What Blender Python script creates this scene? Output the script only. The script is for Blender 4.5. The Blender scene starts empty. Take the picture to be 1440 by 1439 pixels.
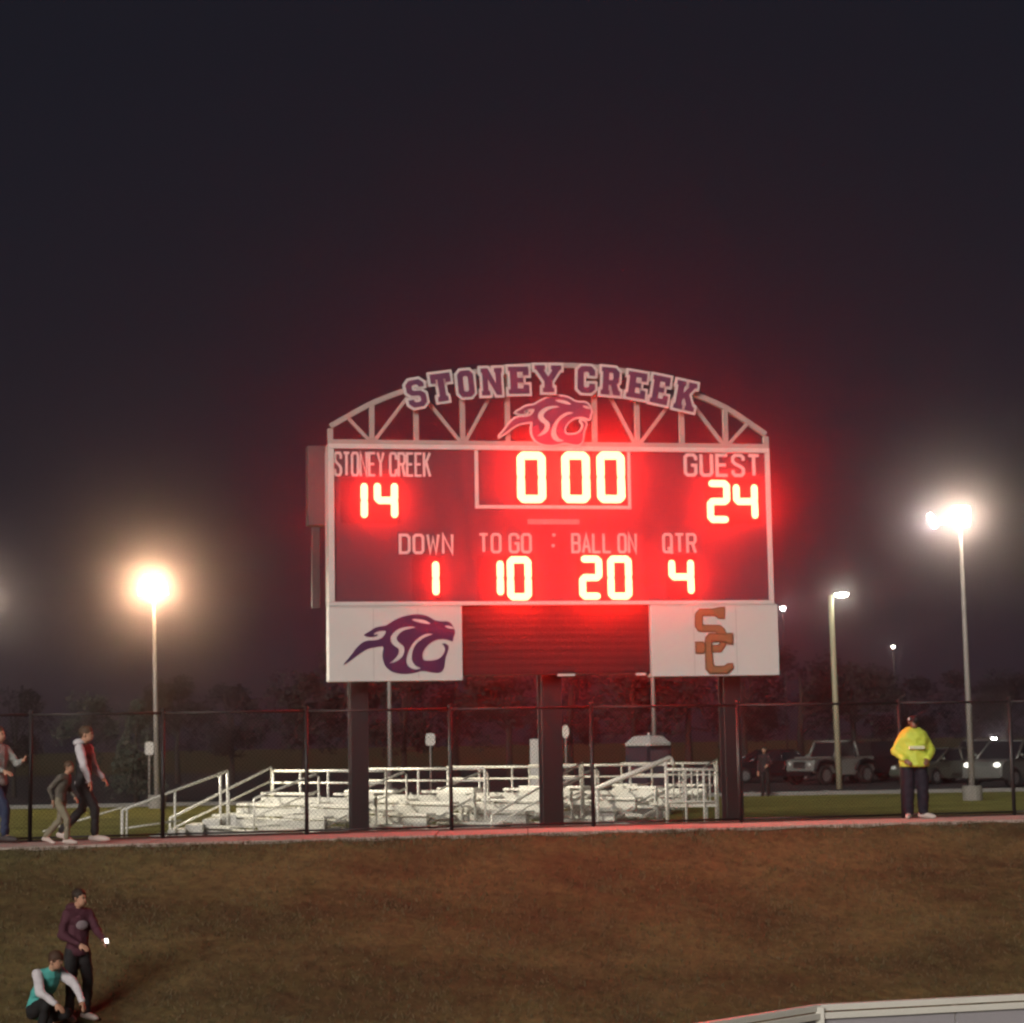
import bpy, bmesh, math, random
from mathutils import Vector, Matrix, noise
random.seed(7)
SC = bpy.context.scene
COL = SC.collection
R = math.radians

# ------------------------------------------------------------------ camera
FPX, PX0, PY0, CZ = 3100.0, 733.0, 640.0, 1.51        # focal length and principal point in photograph pixels
PITCH, ROLL = math.atan(404/3100), R(-1.0)
CROT = Matrix.Rotation(R(90)+PITCH, 4, 'X') @ Matrix.Rotation(ROLL, 4, 'Z')
cd = bpy.data.cameras.new('camera'); cam = bpy.data.objects.new('camera', cd); COL.objects.link(cam)
cam.matrix_world = Matrix.Translation((0, 0, CZ)) @ CROT
cd.sensor_width = 36; cd.lens = FPX/1440*36
cd.shift_x = -13/1440; cd.shift_y = -80/1440
cd.clip_end = 2000; cd.clip_start = .5
cd.dof.use_dof = True; cd.dof.focus_distance = 14.0; cd.dof.aperture_fstop = 4.6
SC.camera = cam

# ------------------------------------------------------------------ night sky, flood light, exposure
w = bpy.data.worlds.new('World'); SC.world = w; w.use_nodes = True
nt = w.node_tree; nt.nodes.clear()
def wn(t): return nt.nodes.new(t)
out = wn('ShaderNodeOutputWorld'); bg = wn('ShaderNodeBackground'); sky = wn('ShaderNodeTexSky')
sky.sky_type = 'NISHITA'; sky.sun_disc = False; sky.sun_elevation = R(-6); sky.sun_rotation = R(200)
tc = wn('ShaderNodeTexCoord'); sep = wn('ShaderNodeSeparateXYZ'); ramp = wn('ShaderNodeValToRGB')
ramp.color_ramp.elements[0].position = 0.0; ramp.color_ramp.elements[0].color = (.0240, .0195, .0265, 1)
ramp.color_ramp.elements[1].position = 0.30; ramp.color_ramp.elements[1].color = (.0105, .0110, .0165, 1)
e = ramp.color_ramp.elements.new(.11); e.color = (.0150, .0135, .0195, 1)
add = wn('ShaderNodeMix'); add.data_type = 'RGBA'; add.blend_type = 'ADD'; add.inputs[0].default_value = .004
nt.links.new(tc.outputs['Generated'], sep.inputs[0]); nt.links.new(sep.outputs['Z'], ramp.inputs[0])
nt.links.new(ramp.outputs[0], add.inputs[6]); nt.links.new(sky.outputs[0], add.inputs[7])
nt.links.new(add.outputs[2], bg.inputs[0]); bg.inputs[1].default_value = 1.0
nt.links.new(bg.outputs[0], out.inputs[0])
sl = bpy.data.lights.new('flood_light', 'SUN'); so = bpy.data.objects.new('flood_light', sl); COL.objects.link(so)
sl.energy = 2.4; sl.angle = R(24.0); sl.color = (1.0, .93, .84)
so.rotation_euler = Vector((.42, 1.0, -.42)).to_track_quat('-Z', 'Y').to_euler()   # the stadium floods behind the camera
SC.view_settings.view_transform = 'Standard'; SC.view_settings.look = 'None'
SC.view_settings.exposure = 0; SC.view_settings.gamma = 1; SC.view_settings.use_curve_mapping = False
SC.render.engine = 'CYCLES'
cy = SC.cycles
cy.use_denoising = True
cy.max_bounces = 4; cy.diffuse_bounces = 2; cy.glossy_bounces = 2; cy.transmission_bounces = 4; cy.volume_bounces = 0
cy.transparent_max_bounces = 8
cy.sample_clamp_indirect = 4.0
cy.pixel_filter_type = 'BLACKMAN_HARRIS'; cy.filter_width = 1.9
cy.caustics_reflective = False; cy.caustics_refractive = False

HAZE_DENSITY, HAZE_G = .0036, .985
DIGIT_RGB, DIGIT_STRENGTH = (1, .0135, .0062), 150

# ------------------------------------------------------------------ pixel rays (only used to work out where things stand)
C3 = CROT.to_3x3()
def ray(px, py): return C3 @ Vector(((px-PX0)/FPX, -(py-PY0)/FPX, -1.0))
def P(px, py, Y):
    d = ray(px, py); return Vector((0, 0, CZ)) + d*(Y/d.y)
def X_at(px, Y, z=0.5):      # world x of picture column px for a point at depth Y, height z
    py = 1045
    for _ in range(4):
        p = P(px, py, Y); py += (p.z - z)*FPX/Y
    return P(px, py, Y).x
FN = math.sqrt(1+.248**2)
def fd(x, y): return (39.16 + .248*x - y)/FN          # distance in front of the fence line
def smooth(a, b, t):
    t = max(0, min(1, (t-a)/(b-a))); return t*t*(3-2*t)
def ground_z(x, y):
    d = fd(x, y)
    if d > 0:
        if d < 2.7: return 0.0
        s = min(d, 10.2)-2.7
        z = -.345*s + .12*math.exp(-s*2.2) - .12
        return z + .05*noise.noise(Vector((x*.25, y*.25, 0)))*min(1, (d-2.7)/2)
    return -.5*smooth(.9, 4.0, -d)

# ------------------------------------------------------------------ materials
MATS = {}
def mat(name, color, rough=.6, metal=0.0, noise_amt=0.0, noise_scale=8.0, bump=0.0, emit=None, strength=0.0, spec=.5, color2=None, stretch=None, coat=0):
    if name in MATS: return MATS[name]
    m = bpy.data.materials.new(name); m.use_nodes = True; t = m.node_tree; b = t.nodes['Principled BSDF']
    b.inputs['Base Color'].default_value = (*color, 1); b.inputs['Roughness'].default_value = rough
    b.inputs['Metallic'].default_value = metal; b.inputs['Specular IOR Level'].default_value = spec
    b.inputs['Coat Weight'].default_value = coat
    if emit:
        b.inputs['Emission Color'].default_value = (*emit, 1); b.inputs['Emission Strength'].default_value = strength
    if noise_amt or bump:
        tcn = t.nodes.new('ShaderNodeTexCoord'); n = t.nodes.new('ShaderNodeTexNoise')
        n.inputs['Scale'].default_value = noise_scale; n.inputs['Detail'].default_value = 6; n.inputs['Roughness'].default_value = .65
        src = tcn.outputs['Object']
        if stretch:
            mp = t.nodes.new('ShaderNodeMapping'); mp.inputs['Scale'].default_value = stretch
            t.links.new(src, mp.inputs[0]); src = mp.outputs[0]
        t.links.new(src, n.inputs['Vector'])
        if noise_amt:
            r = t.nodes.new('ShaderNodeValToRGB')
            c2 = color2 or tuple(c*(1-noise_amt) for c in color)
            r.color_ramp.elements[0].position = .32; r.color_ramp.elements[1].position = .68
            r.color_ramp.elements[0].color = (*c2, 1); r.color_ramp.elements[1].color = (*color, 1)
            t.links.new(n.outputs['Fac'], r.inputs[0]); t.links.new(r.outputs[0], b.inputs['Base Color'])
        if bump:
            bp = t.nodes.new('ShaderNodeBump'); bp.inputs['Strength'].default_value = bump; bp.inputs['Distance'].default_value = .03
            t.links.new(n.outputs['Fac'], bp.inputs['Height']); t.links.new(bp.outputs[0], b.inputs['Normal'])
    MATS[name] = m; return m

def grass_material(name, a, b_, c, patch=.35):
    m = bpy.data.materials.new(name); m.use_nodes = True; t = m.node_tree; b = t.nodes['Principled BSDF']
    tcn = t.nodes.new('ShaderNodeTexCoord')
    def nz(scale, det, rough=.6, st=None):
        n = t.nodes.new('ShaderNodeTexNoise'); n.inputs['Scale'].default_value = scale
        n.inputs['Detail'].default_value = det; n.inputs['Roughness'].default_value = rough
        mp = t.nodes.new('ShaderNodeMapping')
        if st: mp.inputs['Scale'].default_value = st
        t.links.new(tcn.outputs['Object'], mp.inputs[0]); t.links.new(mp.outputs[0], n.inputs['Vector']); return n
    n1, n2, n3 = nz(patch, 6, .66, (1, 2.2, 1)), nz(7.5, 7, .80, (1, .8, 1)), nz(1.6, 7, .72, (1, 1.5, 1))
    r = t.nodes.new('ShaderNodeValToRGB'); r.color_ramp.elements[0].position = .40; r.color_ramp.elements[1].position = .60
    r.color_ramp.elements[0].color = (*a, 1); r.color_ramp.elements[1].color = (*b_, 1)
    t.links.new(n1.outputs['Fac'], r.inputs[0])
    mx = t.nodes.new('ShaderNodeMix'); mx.data_type = 'RGBA'; mx.inputs[7].default_value = (*c, 1)
    mr = t.nodes.new('ShaderNodeMapRange'); mr.inputs[1].default_value = .45; mr.inputs[2].default_value = .75
    t.links.new(n3.outputs['Fac'], mr.inputs[0]); t.links.new(mr.outputs[0], mx.inputs[0]); t.links.new(r.outputs[0], mx.inputs[6])
    m2 = t.nodes.new('ShaderNodeMix'); m2.data_type = 'RGBA'; m2.blend_type = 'MULTIPLY'; m2.inputs[0].default_value = 1
    r2 = t.nodes.new('ShaderNodeValToRGB'); r2.color_ramp.elements[0].position = .3; r2.color_ramp.elements[1].position = .72
    r2.color_ramp.elements[0].color = (.38, .38, .38, 1); r2.color_ramp.elements[1].color = (1.75, 1.7, 1.55, 1)
    t.links.new(n2.outputs['Fac'], r2.inputs[0]); t.links.new(mx.outputs[2], m2.inputs[6]); t.links.new(r2.outputs[0], m2.inputs[7])
    t.links.new(m2.outputs[2], b.inputs['Base Color'])
    b.inputs['Roughness'].default_value = .9; b.inputs['Specular IOR Level'].default_value = .2
    bp = t.nodes.new('ShaderNodeBump'); bp.inputs['Strength'].default_value = .55; bp.inputs['Distance'].default_value = .05
    t.links.new(n2.outputs['Fac'], bp.inputs['Height']); t.links.new(bp.outputs[0], b.inputs['Normal'])
    return m

# ------------------------------------------------------------------ object helpers
def obj(name, mesh, parent=None, m=None, loc=None, rot=None):
    o = bpy.data.objects.new(name, mesh); COL.objects.link(o)
    if m is not None and mesh is not None:
        mesh.materials.clear(); mesh.materials.append(m)
    if parent is not None: o.parent = parent
    if loc is not None: o.location = loc
    if rot is not None: o.rotation_euler = rot
    return o
def tag(o, label, cat, group=None, kind=None):
    o['label'] = label; o['category'] = cat
    if group: o['group'] = group
    if kind: o['kind'] = kind
    return o
def thing(name, label, cat, loc=(0, 0, 0), rz=0, group=None):
    o = bpy.data.objects.new(name, None); COL.objects.link(o); o.location = loc; o.rotation_euler = (0, 0, rz)
    o.empty_display_size = .2
    return tag(o, label, cat, group)
def fin(bm, name, m, parent=None, smooth_=False, loc=None, rot=None, bevel=0):
    if bevel: bmesh.ops.bevel(bm, geom=bm.edges[:], offset=bevel, segments=2, affect='EDGES', profile=.6)
    bmesh.ops.recalc_face_normals(bm, faces=bm.faces[:])
    me = bpy.data.meshes.new(name); bm.to_mesh(me); bm.free()
    if smooth_:
        for p in me.polygons: p.use_smooth = True
    return obj(name, me, parent, m, loc, rot)
def box(bm, x0, x1, y0, y1, z0, z1, M=None):
    vs = [bm.verts.new((x, y, z)) for z in (z0, z1) for y in (y0, y1) for x in (x0, x1)]
    if M is not None:
        for v in vs: v.co = M @ v.co
    for f in ((0, 2, 3, 1), (4, 5, 7, 6), (0, 1, 5, 4), (2, 6, 7, 3), (0, 4, 6, 2), (1, 3, 7, 5)):
        bm.faces.new([vs[i] for i in f])
    return vs
def boxo(name, x0, x1, y0, y1, z0, z1, m, parent=None, bevel=0, M=None):
    bm = bmesh.new(); box(bm, x0, x1, y0, y1, z0, z1, M); return fin(bm, name, m, parent, bevel=bevel)
def tube(bm, pts, r, n=8, r2=None, cap=True):
    pts = [Vector(p) for p in pts]; rings = []
    up = None
    for i, p in enumerate(pts):
        a = pts[max(0, i-1)]; b = pts[min(len(pts)-1, i+1)]; d = (b-a).normalized()
        if up is None: up = Vector((0, 0, 1)) if abs(d.z) < .9 else Vector((0, 1, 0))
        s = d.cross(up)
        if s.length < 1e-4: s = d.cross(Vector((1, 0, 0)))
        s.normalize(); t = s.cross(d).normalized(); up = t
        rr = r if r2 is None else r + (r2-r)*i/(len(pts)-1)
        rings.append([bm.verts.new(p + (s*math.cos(q)+t*math.sin(q))*rr) for q in [2*math.pi*k/n+math.pi/n for k in range(n)]])
    for a, b in zip(rings, rings[1:]):
        for k in range(n): bm.faces.new((a[k], a[(k+1) % n], b[(k+1) % n], b[k]))
    if cap: bm.faces.new(rings[0][::-1]); bm.faces.new(rings[-1])
def tubeo(name, pts, r, m, parent=None, n=8, r2=None, smooth_=True):
    bm = bmesh.new(); tube(bm, pts, r, n, r2); return fin(bm, name, m, parent, smooth_)
def prism(bm, poly, y0, y1):      # polygon in x,z extruded along y
    a = [bm.verts.new((x, y0, z)) for x, z in poly]; b = [bm.verts.new((x, y1, z)) for x, z in poly]
    bm.faces.new(a); bm.faces.new(b[::-1])
    for i in range(len(a)): bm.faces.new((a[i], b[i], b[(i+1) % len(a)], a[(i+1) % len(a)]))
def ellipsoid(bm, c, rx, ry, rz, u=12, v=8, M=None):
    mm = Matrix.Translation(c) @ (M.to_4x4() if M else Matrix()) @ Matrix.Diagonal((rx, ry, rz, 1))
    bmesh.ops.create_uvsphere(bm, u_segments=u, v_segments=v, radius=1, matrix=mm)
def shape_mesh(polys, depth, offset=0.0):
    """filled flat shape with holes from closed outlines (x, z), given a real thickness; faces -Y"""
    c = bpy.data.curves.new('outline', 'CURVE'); c.dimensions = '2D'; c.fill_mode = 'BOTH'
    c.extrude = depth/2; c.offset = offset
    for poly in polys:
        s = c.splines.new('POLY'); s.points.add(len(poly)-1); s.use_cyclic_u = True
        for p, (x, z) in zip(s.points, poly): p.co = (x, z, 0, 1)
    o = bpy.data.objects.new('outline', c); COL.objects.link(o)
    dg = bpy.context.evaluated_depsgraph_get(); me = bpy.data.meshes.new_from_object(o.evaluated_get(dg))
    bpy.data.objects.remove(o); bpy.data.curves.remove(c)
    me.transform(Matrix.Rotation(R(90), 4, 'X')); return me
def area(poly): return sum(a[0]*b[1]-b[0]*a[1] for a, b in zip(poly, poly[1:]+poly[:1]))/2
def orient(polys):                # outer counter-clockwise, holes clockwise so that an offset grows the body
    r = []
    for i, p in enumerate(polys):
        p = list(p)
        if (area(p) > 0) != (i == 0): p.reverse()
        r.append(p)
    return r
def chaikin(poly, n=2):
    for _ in range(n):
        q = []
        for a, b in zip(poly, poly[1:]+poly[:1]):
            q.append((a[0]*.75+b[0]*.25, a[1]*.75+b[1]*.25)); q.append((a[0]*.25+b[0]*.75, a[1]*.25+b[1]*.75))
        poly = q
    return poly
def stroke(bm, pts, wd, y0, y1, closed=False, cap_ext=0.0):
    """mitred ribbon of width wd along pts in x,z, with thickness y0..y1"""
    pts = [Vector((p[0], p[1])) for p in pts]; n = len(pts); L = []; Rr = []
    for i, p in enumerate(pts):
        a = pts[i-1] if (i or closed) else None; b = pts[(i+1) % n] if (i < n-1 or closed) else None
        d1 = (p-a).normalized() if a is not None else None; d2 = (b-p).normalized() if b is not None else None
        if d1 is None: d1 = d2
        if d2 is None: d2 = d1
        t = (d1+d2)
        t = t.normalized() if t.length > 1e-3 else d1
        nn = Vector((-t.y, t.x)); k = 1/max(.45, nn.dot(Vector((-d1.y, d1.x))))
        L.append(p+nn*wd/2*k); Rr.append(p-nn*wd/2*k)
    def vs(l, y): return [bm.verts.new((q.x, y, q.y)) for q in l]
    a, b, c, d = vs(L, y0), vs(Rr, y0), vs(L, y1), vs(Rr, y1)
    rng = range(n if closed else n-1)
    for i in rng:
        j = (i+1) % n
        bm.faces.new((a[i], b[i], b[j], a[j])); bm.faces.new((c[i], c[j], d[j], d[i]))
        bm.faces.new((a[i], a[j], c[j], c[i])); bm.faces.new((b[i], d[i], d[j], b[j]))
    if not closed:
        bm.faces.new((a[0], c[0], d[0], b[0])); bm.faces.new((a[-1], b[-1], d[-1], c[-1]))
def copy_tree(o, parent=None):
    c = o.copy(); COL.objects.link(c); c.parent = parent
    for ch in list(o.children): copy_tree(ch, c)
    return c

# ------------------------------------------------------------------ terrain
M_turf = grass_material('dry_turf', (.082, .070, .036), (.160, .142, .066), (.105, .112, .046))
M_lawn = grass_material('lot_grass', (.26, .27, .07), (.42, .42, .13), (.20, .19, .06), patch=.2)
def sheet(name, xs, ys, zf, m, kind='structure', skip=None):
    bm = bmesh.new(); V = {}
    for i, x in enumerate(xs):
        for j, y in enumerate(ys): V[i, j] = bm.verts.new((x, y, zf(x, y)))
    for i in range(len(xs)-1):
        for j in range(len(ys)-1):
            if skip and skip((xs[i]+xs[i+1])/2, (ys[j]+ys[j+1])/2): continue
            bm.faces.new((V[i, j], V[i+1, j], V[i+1, j+1], V[i, j+1]))
    for v in [v for v in bm.verts if not v.link_faces]: bm.verts.remove(v)
    me = bpy.data.meshes.new(name); bm.to_mesh(me); bm.free()
    for p in me.polygons: p.use_smooth = True
    o = obj(name, me, None, m); o['kind'] = kind; return o
def strip(name, d0, d1, m, dz, x0=-60, x1=60, dn=2, raise_=0):
    """band that follows the fence line between distances d0 and d1 in front of it"""
    bm = bmesh.new(); rows = []
    n = 120
    for k in range(dn+1):
        d = d0+(d1-d0)*k/dn; row = []
        for i in range(n+1):
            x = x0+(x1-x0)*i/n; y = 39.16+.248*x-d*FN; row.append(bm.verts.new((x, y, ground_z(x, y)+dz)))
        rows.append(row)
    for a, b in zip(rows, rows[1:]):
        for i in range(n): bm.faces.new((a[i], a[i+1], b[i+1], b[i]))
    me = bpy.data.meshes.new(name); bm.to_mesh(me); bm.free()
    o = obj(name, me, None, m); o['kind'] = 'structure'; return o
# grass bank and plateau share one sheet that reaches the horizon
def frange(a, b, s):
    r = []; x = a
    while x < b-1e-6: r.append(x); x += s
    return r+[b]
xs = [-900, -400, -180, -90, -50, -30] + frange(-18, 18, .4) + [30, 50, 90, 180, 400, 900]
ys = [-300, -100, -40, -10, 5, 15] + frange(20, 52, .4) + [56, 60, 66, 74, 90, 120, 180, 300, 600, 1500]
bank = sheet('grass_bank', xs, ys, ground_z, M_turf)
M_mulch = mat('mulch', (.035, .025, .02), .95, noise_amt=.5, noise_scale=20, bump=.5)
M_conc = mat('concrete_path', (.58, .48, .43), .85, noise_amt=.25, noise_scale=3, bump=.2)
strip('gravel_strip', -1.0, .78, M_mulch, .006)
# concrete walkway in slabs
for k in range(-14, 15):
    bm = bmesh.new(); pts = []
    for (x, d) in ((k*1.5+.008, .80), (k*1.5+1.492, .80), (k*1.5+1.492, 2.6), (k*1.5+.008, 2.6)):
        pts.append((x+d*.248/FN*.0, 39.16+.248*x-d*FN))
    lo = [bm.verts.new((x, y, -.05)) for x, y in pts]; hi = [bm.verts.new((x, y, .035+.004*math.sin(k*2.3))) for x, y in pts]
    bm.faces.new(hi[::-1])
    for i in range(4): bm.faces.new((lo[i], lo[(i+1) % 4], hi[(i+1) % 4], hi[i]))
    o = fin(bm, 'slab', M_conc)
    if k == -14:
        walkway = bpy.data.objects.new('walkway', None); COL.objects.link(walkway); walkway['kind'] = 'structure'
    o.parent = walkway
# grass blades and tufts on the bank, with a ragged edge along the walkway
def blades(name, n, xr, dr_, m, h0, h1, wd):
    rd = random.Random(n); vs, fs = [], []
    for k in range(n):
        x = rd.uniform(*xr); d = dr_[0]+(dr_[1]-dr_[0])*rd.random()
        if k % 7 == 0: d = dr_[0]+abs(rd.gauss(0, .2))
        y = 39.16+.248*x-d*FN
        if rd.random() > .45+.9*noise.noise(Vector((x*.9, y*.9, 3)))+.25: continue
        z = ground_z(x, y)-.004; h = rd.uniform(h0, h1)*(.7 if k % 4 == 0 else 1); q = rd.random()*6.28; lx, ly = rd.gauss(0, .4)*h, rd.gauss(0, .4)*h
        c_, s_ = math.cos(q)*wd, math.sin(q)*wd; i = len(vs)
        vs += [(x-c_, y-s_, z), (x+c_, y+s_, z), (x+lx, y+ly, z+h)]; fs.append((i, i+1, i+2))
    me = bpy.data.meshes.new(name); me.from_pydata(vs, [], fs); o = obj(name, me, None, m); o['kind'] = 'stuff'
    o['label'] = 'dry grass growing over the bank below the walkway'; return o
M_bl = [mat('grass_blade_a', (.20, .160, .085), .8, noise_amt=.45, noise_scale=.8), mat('grass_blade_b', (.17, .132, .072), .8, noise_amt=.4, noise_scale=.7)]
blades('grass', 32000, (-11, 11), (2.62, 9.5), M_bl[0], .03, .075, .009)
blades('grass', 16000, (-11, 11), (2.62, 9.5), M_bl[1], .02, .055, .011)
# lawn behind the fence, then the asphalt lot
sheet('lot_grass', frange(-60, 60, 2), [42+i*1.0 for i in range(13)]+[58, 64, 70, 77.5], lambda x, y: ground_z(x, y)+.008 if fd(x, y) < -1.05 else ground_z(x, y)-.05, M_lawn)
M_asph = mat('asphalt', (.055, .053, .055), .85, noise_amt=.3, noise_scale=2.0, bump=.15)
sheet('parking_lot', frange(-120, 120, 10), frange(78, 178, 5), lambda x, y: -.5+.012, M_asph)
M_kerb = mat('kerb', (.35, .34, .32), .85, noise_amt=.2, noise_scale=4)
o = boxo('kerb', -120, 120, 77.6, 77.82, -.6, -.37, M_kerb, bevel=.015); o['kind'] = 'structure'
M_line = mat('line_paint', (.7, .7, .66), .7, noise_amt=.2, noise_scale=6)
for i in range(-12, 13):
    o = boxo('painted_line', i*2.8-.05, i*2.8+.05, 79, 84.2, -.49, -.484, M_line); o['kind'] = 'structure'

# ------------------------------------------------------------------ haze round everything
bm = bmesh.new(); box(bm, -110, 110, -12, 190, -5.2, 13.5)
hz = bpy.data.materials.new('haze_air'); hz.use_nodes = True; t = hz.node_tree; t.nodes.clear()
ho = t.nodes.new('ShaderNodeOutputMaterial'); pv = t.nodes.new('ShaderNodeVolumePrincipled')
pv.inputs['Color'].default_value = (.98, .86, .93, 1); pv.inputs['Density'].default_value = HAZE_DENSITY; pv.inputs['Anisotropy'].default_value = HAZE_G
t.links.new(pv.outputs[0], ho.inputs['Volume'])
o = fin(bm, 'haze', hz); o['kind'] = 'stuff'

# ------------------------------------------------------------------ scoreboard
BRZ = R(12.0); BO = Vector((.57, 42.3, 0))
BM = Matrix.Translation(BO) @ Matrix.Rotation(BRZ, 4, 'Z'); BI = BM.inverted()
def bd(px, py, yl=0.0):
    o0 = BI @ Vector((0, 0, CZ)); d = BI.to_3x3() @ ray(px, py); p = o0 + d*((yl-o0.y)/d.y); return p.x, p.z
board = thing('scoreboard', 'wide football scoreboard with lit red digits, arched truss and lettering, on three dark posts', 'scoreboard', BO, BRZ)
M_truss = mat('truss_paint', (.50, .44, .42), .55, noise_amt=.18, noise_scale=3)
M_face = mat('board_face', (.110, .050, .072), .5, noise_amt=.12, noise_scale=1.5)
M_white = mat('white_paint', (.78, .74, .72), .5, noise_amt=.1, noise_scale=3)
M_panel = mat('white_panel', (.80, .77, .74), .45, noise_amt=.05, noise_scale=1.2)
M_letter_w = mat('white_lettering', (.75, .70, .70), .6)
M_purple = mat('purple_paint', (.060, .022, .095), .5, noise_amt=.1, noise_scale=5)
M_steel_dark = mat('dark_steel', (.022, .018, .022), .55, noise_amt=.3, noise_scale=4)
M_black = mat('black_panel', (.015, .012, .014), .5)
M_gold = mat('gold_letter', (.40, .19, .09), .5, noise_amt=.1, noise_scale=6); M_brown = mat('brown_edge', (.16, .07, .03), .55)
S2 = FPX/42.3        # pixels per metre at the board
uL = (bd(462, 740)[0]+bd(462, 800)[0])/2; uR = bd(1085, 740)[0]
zT = (bd(463, 626)[1]+bd(1083, 630)[1])/2; zB = (bd(463, 853)[1]+bd(1088, 850)[1])/2
zP = (bd(463, 958)[1]+bd(1088, 951)[1])/2
print('board', uL, uR, zT, zB, zP)
DEP = .5
boxo('cabinet', uL+.06, uR-.06, .02, DEP, zB+.05, zT-.03, M_face, board, bevel=.01)
fr = .095
boxo('frame_rail', uL, uR, -.03, DEP-.05, zT-fr, zT, M_white, board, bevel=.012)
boxo('frame_rail', uL, uR, -.03, DEP-.05, zB, zB+fr*.8, M_white, board, bevel=.012)
boxo('frame_side', uL, uL+fr*1.2, -.03, DEP+.02, zB+fr*.8+.002, zT-fr-.002, M_white, board, bevel=.012)
boxo('frame_side', uR-fr, uR, -.03, DEP+.02, zB+fr*.8+.002, zT-fr-.002, M_white, board, bevel=.012)
# seams between the cabinet's sheets
for px in (610, 905): 
    u = bd(px, 680)[0]; boxo('cabinet_seam', u-.012, u+.012, .008, .019, zB+fr, zT-fr-.01, M_face, board)
# clock window frame
a = bd(667, 632); b = bd(888, 717)
for nm, r_ in (('clock_frame', (a[0], a[0]+.075, b[1], a[1])), ('clock_frame', (b[0]-.06, b[0], b[1], a[1])), ('clock_frame', (a[0]+.077, b[0]-.062, b[1], b[1]+.07))):
    boxo(nm, r_[0], r_[1], -.012, .018, r_[2], min(r_[3], zT-fr-.004), M_white, board, bevel=.006)
# maker's plate
a = bd(742, 738); b = bd(815, 731); boxo('maker_plate', a[0], b[0], 0, .018, a[1], b[1], mat('plate_grey', (.40, .33, .34), .5), board, bevel=.004)
# posts
for px in (504, 774, 1028):
    u = bd(px, 1050, .7)[0]; hw = .17 if px != 774 else .20
    g = BM @ Vector((u, .3, 0)); gz = ground_z(g.x, g.y)
    p_ = bpy.data.objects.new('support_post', None)
    bm = bmesh.new()
    zt = zT-.1
    box(bm, u-hw, u+hw, .52, .55, gz-.3, zt); box(bm, u-hw, u+hw, .86, .89, gz-.3, zt); box(bm, u-.02, u+.02, .551, .859, gz-.3, zt)
    po = fin(bm, 'support_post', M_steel_dark, board)
    boxo('post_footing', u-.42, u+.42, .3, 1.1, gz-.3, gz+.06, mat('footing', (.25, .22, .2), .9, noise_amt=.2), board, bevel=.02)
# dark message panel between the two white ones
aL = bd(650, 900)[0]; aR = bd(915, 900)[0]; zM = (bd(650, 950)[1]+bd(915, 948)[1])/2
boxo('message_panel', aL+.004, aR-.004, .08, .4, zM, zB-.003, M_black, board, bevel=.01)
M_rib = mat('panel_rib', (.03, .022, .026), .45)
for k in range(9):
    z = zM+.06+k*(zB-zM-.1)/9
    boxo('louvre', aL+.03, aR-.03, .055, .079, z, z+.07, M_rib, board, bevel=.004)
for px in (785, 895):
    u = bd(px, 950)[0]; boxo('panel_bracket', u, u+(.34 if px == 785 else .2), .03, .07, zM-.035, zM+.01, M_white, board, bevel=.006)
# rear equipment cabinet seen past the left edge
a = bd(432, 628, .7); b = bd(462, 740, .7)
boxo('rear_cabinet', a[0], a[0]+.5, .62, 1.0, b[1], a[1], mat('grey_sheet', (.11, .075, .085), .6, noise_amt=.15, noise_scale=2), board, bevel=.015)
a = bd(438, 742, .7); b = bd(458, 856, .7)
boxo('rear_conduit', a[0], a[0]+.16, .66, .8, b[1], a[1], mat('grey_conduit', (.06, .045, .05), .6), board, bevel=.015)
# white sign panels with emblems
def panel(p0, p1, zt, zb, nm):
    boxo(nm, p0, p1, -.035, .3, zb, zt, M_panel, board, bevel=.02)
    n_j = 2
    for k in range(1, n_j+1):
        u = p0+(p1-p0)*k/(n_j+1); boxo('panel_joint', u-.006, u+.006, -.0375, -.0355, zb+.04, zt-.04, mat('joint_grey', (.55, .52, .50), .5), board)
    for z0, z1 in ((zb, zb+.03), (zt-.03, zt)):
        boxo('panel_trim', p0+.02, p1-.02, -.045, -.0365, z0+.004, z1-.004, M_white, board)
pz = zB-.004
panel(uL-.015, aL, pz, zP-.02, 'sign_panel'); panel(aR, uR+.06, pz, zP+.01, 'sign_panel')
CAT_OUT = [(75,640),(165,540),(245,430),(330,364),(460,362),(530,330),(565,275),(560,255),(480,260),(425,288),(432,308),(478,290),(465,316),(400,328),(345,320),(310,303),(390,260),(440,225),(500,210),(560,205),(600,180),(680,130),(780,95),(880,80),(960,82),(1040,105),(1110,150),(1180,160),(1250,158),(1295,185),(1320,240),(1335,285),(1312,328),(1305,388),(1255,362),(1180,350),(1100,365),(1030,410),(980,470),(960,530),(975,580),(1010,592),(1080,588),(1140,575),(1190,535),(1220,480),(1215,440),(1178,400),(1235,405),(1262,440),(1242,500),(1217,560),(1213,620),(1200,680),(1160,722),(1100,724),(960,695),(900,715),(800,732),(700,728),(620,705),(560,660),(530,590),(520,520),(542,425),(480,430),(360,450),(260,510),(170,580)]
CAT_H = [[(850,135),(900,128),(990,140),(1050,175),(1060,190),(1000,185),(920,165),(860,148)],
 [(1215,205),(1270,205),(1315,230),(1310,245),(1270,240),(1230,225)],
 [(905,225),(860,212),(780,215),(700,235),(640,280),(610,330),(615,380),(650,425),(700,450),(705,490),(680,540),(635,585),(590,618),(650,605),(710,575),(755,530),(770,460),(750,420),(710,390),(685,365),(680,330),(710,290),(760,255),(830,235)],
 [(1095,300),(1040,290),(980,300),(900,350),(840,420),(800,500),(780,580),(795,640),(850,680),(910,685),(955,668),(900,655),(860,610),(845,560),(855,480),(890,410),(960,350),(1030,318)]]
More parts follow.
